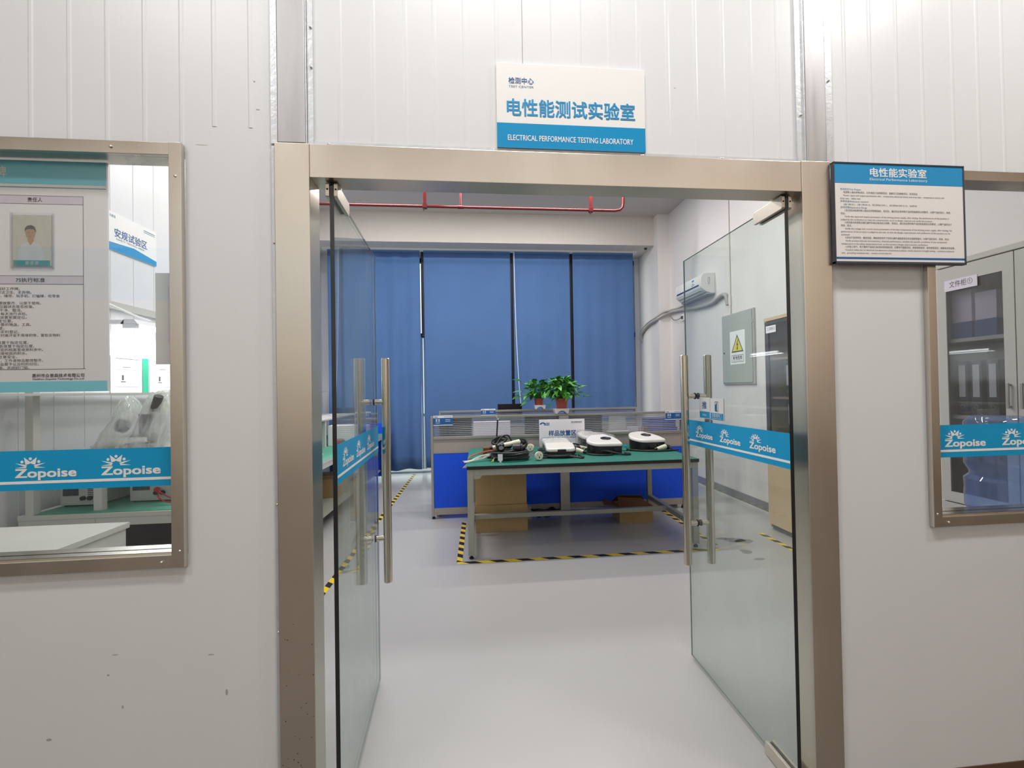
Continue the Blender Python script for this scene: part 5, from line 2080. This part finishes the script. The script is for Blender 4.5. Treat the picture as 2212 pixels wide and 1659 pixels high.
# instruments, wires and boxes on the bench
def instrument(loc, w, d, h, label, vents=0, knob=True):
    t = thing('test_instrument', loc, label, 'instrument')
    m = MB()
    m.box(-w / 2, w / 2, -d / 2, d / 2, 0.006, h, .006)
    m.build('case', M_equip, t, True, True)
    m = MB()
    m.box(-w / 2 + .02, -w / 2 + .03 + w * .35, -d / 2 - .004, -d / 2 - .0005, h * .4, h * .85)
    m.build('display', M_equipd, t, False, True)
    if vents:
        m = MB()
        for k in range(vents):
            m.box(w / 2 - .06, w / 2 - .01, -d / 2 - .002, -d / 2 - .0003, h * .35 + k * .011, h * .35 + k * .011 + .005)
        m.pieces('vent', M_equipd, t, False, True)
    if knob:
        m = MB()
        for k in range(2):
            m.lathe([(0.0, 0.0), (.014, 0.0), (.013, -.014), (0, -.015)], (w * .12 + k * .04, -d / 2 - .0008, h * .3), 14, 'y')
        m.pieces('knob', M_blackp, t, True, True)
    m = MB()
    for sx in (-1, 1):
        for sy in (-1, 1):
            m.cyl((sx * (w / 2 - .02), sy * (d / 2 - .02), 0), (sx * (w / 2 - .02), sy * (d / 2 - .02), .006), .009, 8)
    m.pieces('foot', M_black, t, True, True)
    return t


instrument((-2.50, 1.80, 0.767), .22, .34, .17, 'pale vented instrument under the microscope shelf, beside the white post', 5)
instrument((-2.12, 1.86, 0.767), .26, .34, .19, 'pale instrument with red leads plugged in, nearest the window edge', 0)
instrument((-2.2, 2.75, 0.767), .30, .36, .17, 'pale instrument deeper along the test bench', 4)
t = thing('test_leads', (-1.95, 1.60, 0.767), 'loose red and white test leads lying on the light green mat', 'test leads')
m = MB()
m.tube([(-.12, .088, .075), (-.08, .03, .07), (-.02, .0, .05), (.05, -.02, .03), (.14, -.01, .02), (.22, .02, .012)], .0045, 7, 5)
m.tube([(-.12, .086, .070), (-.07, .0, .045), (0, -.03, .02), (.08, -.02, .02), (.2, -.04, .012)], .0045, 7, 5)
m.lathe([(.018, 0), (.020, .004), (.018, .008)], (-.13, .075, .075), 16, 'y')
m.mi = 1
m.tube([(-.02, .05, .012), (.06, .0, .035), (.16, .01, .02), (.22, -.01, .012)], .003, 6, 5)
m.build('lead', [M_redwire, M_whitewire], t, True, True)
t = thing('white_cupboard', (-1.95, 0.56, 0), 'low white cupboard with a flat top just inside the test bench window', 'cupboard')
m = MB()
m.box(-2.35, -1.62, .36, .76, 0.04, 0.845, 0.003)
m.build('body', M_benchwhite, t)
m = MB()
m.box(-2.36, -1.61, .35, .77, 0.846, 0.872, 0.003)
m.build('top', M_benchwhite, t)
m = MB()
m.box(-2.33, -1.64, .38, .74, 0, 0.0398)
m.build('plinth', M_skirt, t, False)
for k, (x, z, w, h, d) in enumerate(((-2.3, .181, .34, .26, .5), (-1.9, .181, .36, .22, .42))):
    t = thing('storage_carton', (x, 3.6 + k * .9, z), ('taller', 'flatter')[k] + ' brown carton on the lower shelf of the test bench', 'box')
    m = MB()
    m.box(-w / 2, w / 2, -d / 2, d / 2, 0, h, .003)
    m.build('carton', M_card, t, True, True)
    m = MB()
    m.box(-w / 2 + .002, w / 2 - .002, -.02, .02, h, h + .0008)
    m.build('packing_tape', M_wood, t, False, True)
t = thing('cable_spool', (-1.72, 4.35, 0.767), 'dark spool with a red face on the light green mat', 'spool')
m = MB()
m.cyl((0, 0, .06), (.0, .07, .06), .058, 22)
m.build('drum', M_acblue, t, True, True)
m = MB()
m.lathe([(0.0, 0), (.04, 0), (.04, .006), (0, .006)], (0, -.008, .08), 20, 'y')
m.build('red_face', M_redwire, t, True, True)
t = thing('bench_stand', (-1.78, 3.75, 0.767), 'slim white stand on the light green mat behind the door jamb', 'stand')
m = MB()
m.box(-.05, .05, -.04, .04, 0, .012, .003)
m.build('base', M_white, t, True, True)
m = MB()
m.tube([(0, 0, .012), (0, 0, .20), (.02, -.01, .30), (.04, -.02, .34)], .012, 10, 4)
m.build('arm', M_white, t, True, True)
t = thing('document_carton', (-1.78, 4.75, 0.767), 'white box lying behind the spool on the test bench', 'box')
m = MB()
m.box(-.16, .12, -.12, .14, 0, .26, .004)
m.build('carton', M_paper, t, True, True)
# blue screen closing the far end of the benches
t = thing('blue_screen', (-1.6, 6.35, 0), 'narrow dark blue screen standing at the far end of the test bench', 'screen')
m = MB()
m.box(-2.3, -1.49, 6.325, 6.36, 0.06, 0.93)
m.build('panel', M_partblue, t, False)
m = MB()
for x in (-2.25, -1.54):
    m.box(x - .02, x + .02, 6.31, 6.375, 0, .06)
m.pieces('foot', M_cardd, t, False)


# lamps over the benches
def bench_lamp(loc, L, label):
    t = thing('strip_lamp', loc, label, 'lamp', 'strip lamps over the test benches')
    m = MB()
    m.prism([(-.06, .0), (.06, .0), (.035, .035), (-.035, .035)], 'y', -L / 2, L / 2)
    m.build('shade', M_lampshell, t, False, True)
    m = MB()
    for s in (-1, 1):
        m.cyl((s * .028, -L / 2 + .02, -.014), (s * .028, L / 2 - .02, -.014), .012, 12)
    m.pieces('lit_tube', M_tube, t, True, True)
    m = MB()
    for y in (-L / 2 + .02, L / 2 - .02):
        m.box(-.045, .045, y - .018, y + .018, -.03, -.0005)
        m.box(-.15, -.0351, y - .02, y + .02, .0, .03)
    m.pieces('bracket', M_lampshell, t, False, True)
    l = bpy.data.lights.new('strip_lamp_light', 'AREA')
    l.shape = 'RECTANGLE'
    l.size, l.size_y, l.energy, l.color = .08, L, 4.5, (.93, .97, 1)
    lo = bpy.data.objects.new('strip_lamp_light', l)
    COL.objects.link(lo)
    lo.location = Vector(loc) + Vector((0, 0, -.045))
    return t


bench_lamp((-2.585, 2.55, 1.99), 0.75, 'lit strip lamp on the wall above the white paper sheets')
bench_lamp((-2.585, 5.6, 2.0), 0.8, 'lit strip lamp deeper along the benches beside the door jamb')
m = MB()
m.box(XL + .004, XL + .03, 1.9, 6.2, 2.11, 2.165)
m.mi = 1
m.tube([(XL + .05, 2.1, 2.14), (XL + .08, 2.25, 2.10), (XL + .10, 2.38, 2.07), (XL + .1, 2.5, 2.06)], .008, 8, 5)
tag(m.build('cable_trunking', [M_equip, M_white], None), 'grey cable trunking on the panel wall above the strip lamp', 'trunking')
t = thing('safety_area_sign', (XL, 2.46, 2.56), 'white and blue safety area sign high on the panel wall', 'sign')
o, u, v = Vector((XL + .0105, 2.20, 2.56)), Y3, Z3
m = MB()
m.box(XL + .004, XL + .010, 2.20, 2.72, 2.56, 2.85, 0)
m.build('panel', M_signwhite, t, False)
m = MB()
m.flat([(.0, .0), (.52, .0), (.52, .04), (.26, .075), (.0, .055)], o, u, v)
m.build('blue_field', M_noticeblue, t, False)
m = MB()
o = o + X3 * .0004
m.text('安规试验区', .06, .115, .072, o, u, v, .345, 'L', .015)
m.mi = 1
m.text('SAFETY TESTING AREA', .075, .088, .020, o, u, v, .30)
m.text('众普森', .012, .250, .024, o, u, v, .06)
m.rect2(.37, .50, .256, .262, o, u, v)
m.rect2(.37, .50, .243, .247, o, u, v)
m.build('lettering', [M_textnavy, M_textteal], t, False)
for k, (y0, y1, lb) in enumerate(((2.22, 2.545, 'printed white sheet on the panel wall under the strip lamp'), (2.635, 2.96, 'printed white sheet right of the green strip on the panel wall'))):
    t = thing('wall_sheet', (XL, (y0 + y1) / 2, 1.47), lb, 'paper')
    m = MB()
    m.box(XL + .004, XL + .006, y0, y1, 1.475, 1.765)
    m.build('sheet', M_paper, t, False)
    m = MB()
    o = Vector((XL + .0064, y0, 1.475))
    for a0, a1, b0, b1 in ((.05, .30, .265, .27), (.12, .2, .2, .205), (.05, .30, .18, .182), (.11, .13, .10, .14), (.10, .15, .085, .092), (.05, .30, .05, .052)):
        m.rect2(a0, a1, b0, b1, o, Y3, Z3)
    m.build('print', M_textdark, t, False)
m = MB()
m.box(XL + .004, XL + .0058, 2.555, 2.62, 1.475, 1.76)
tag(m.build('green_strip', M_greenpaper, None, False), 'bright green paper strip between the two printed sheets', 'paper')

bpy.context.view_layer.update()
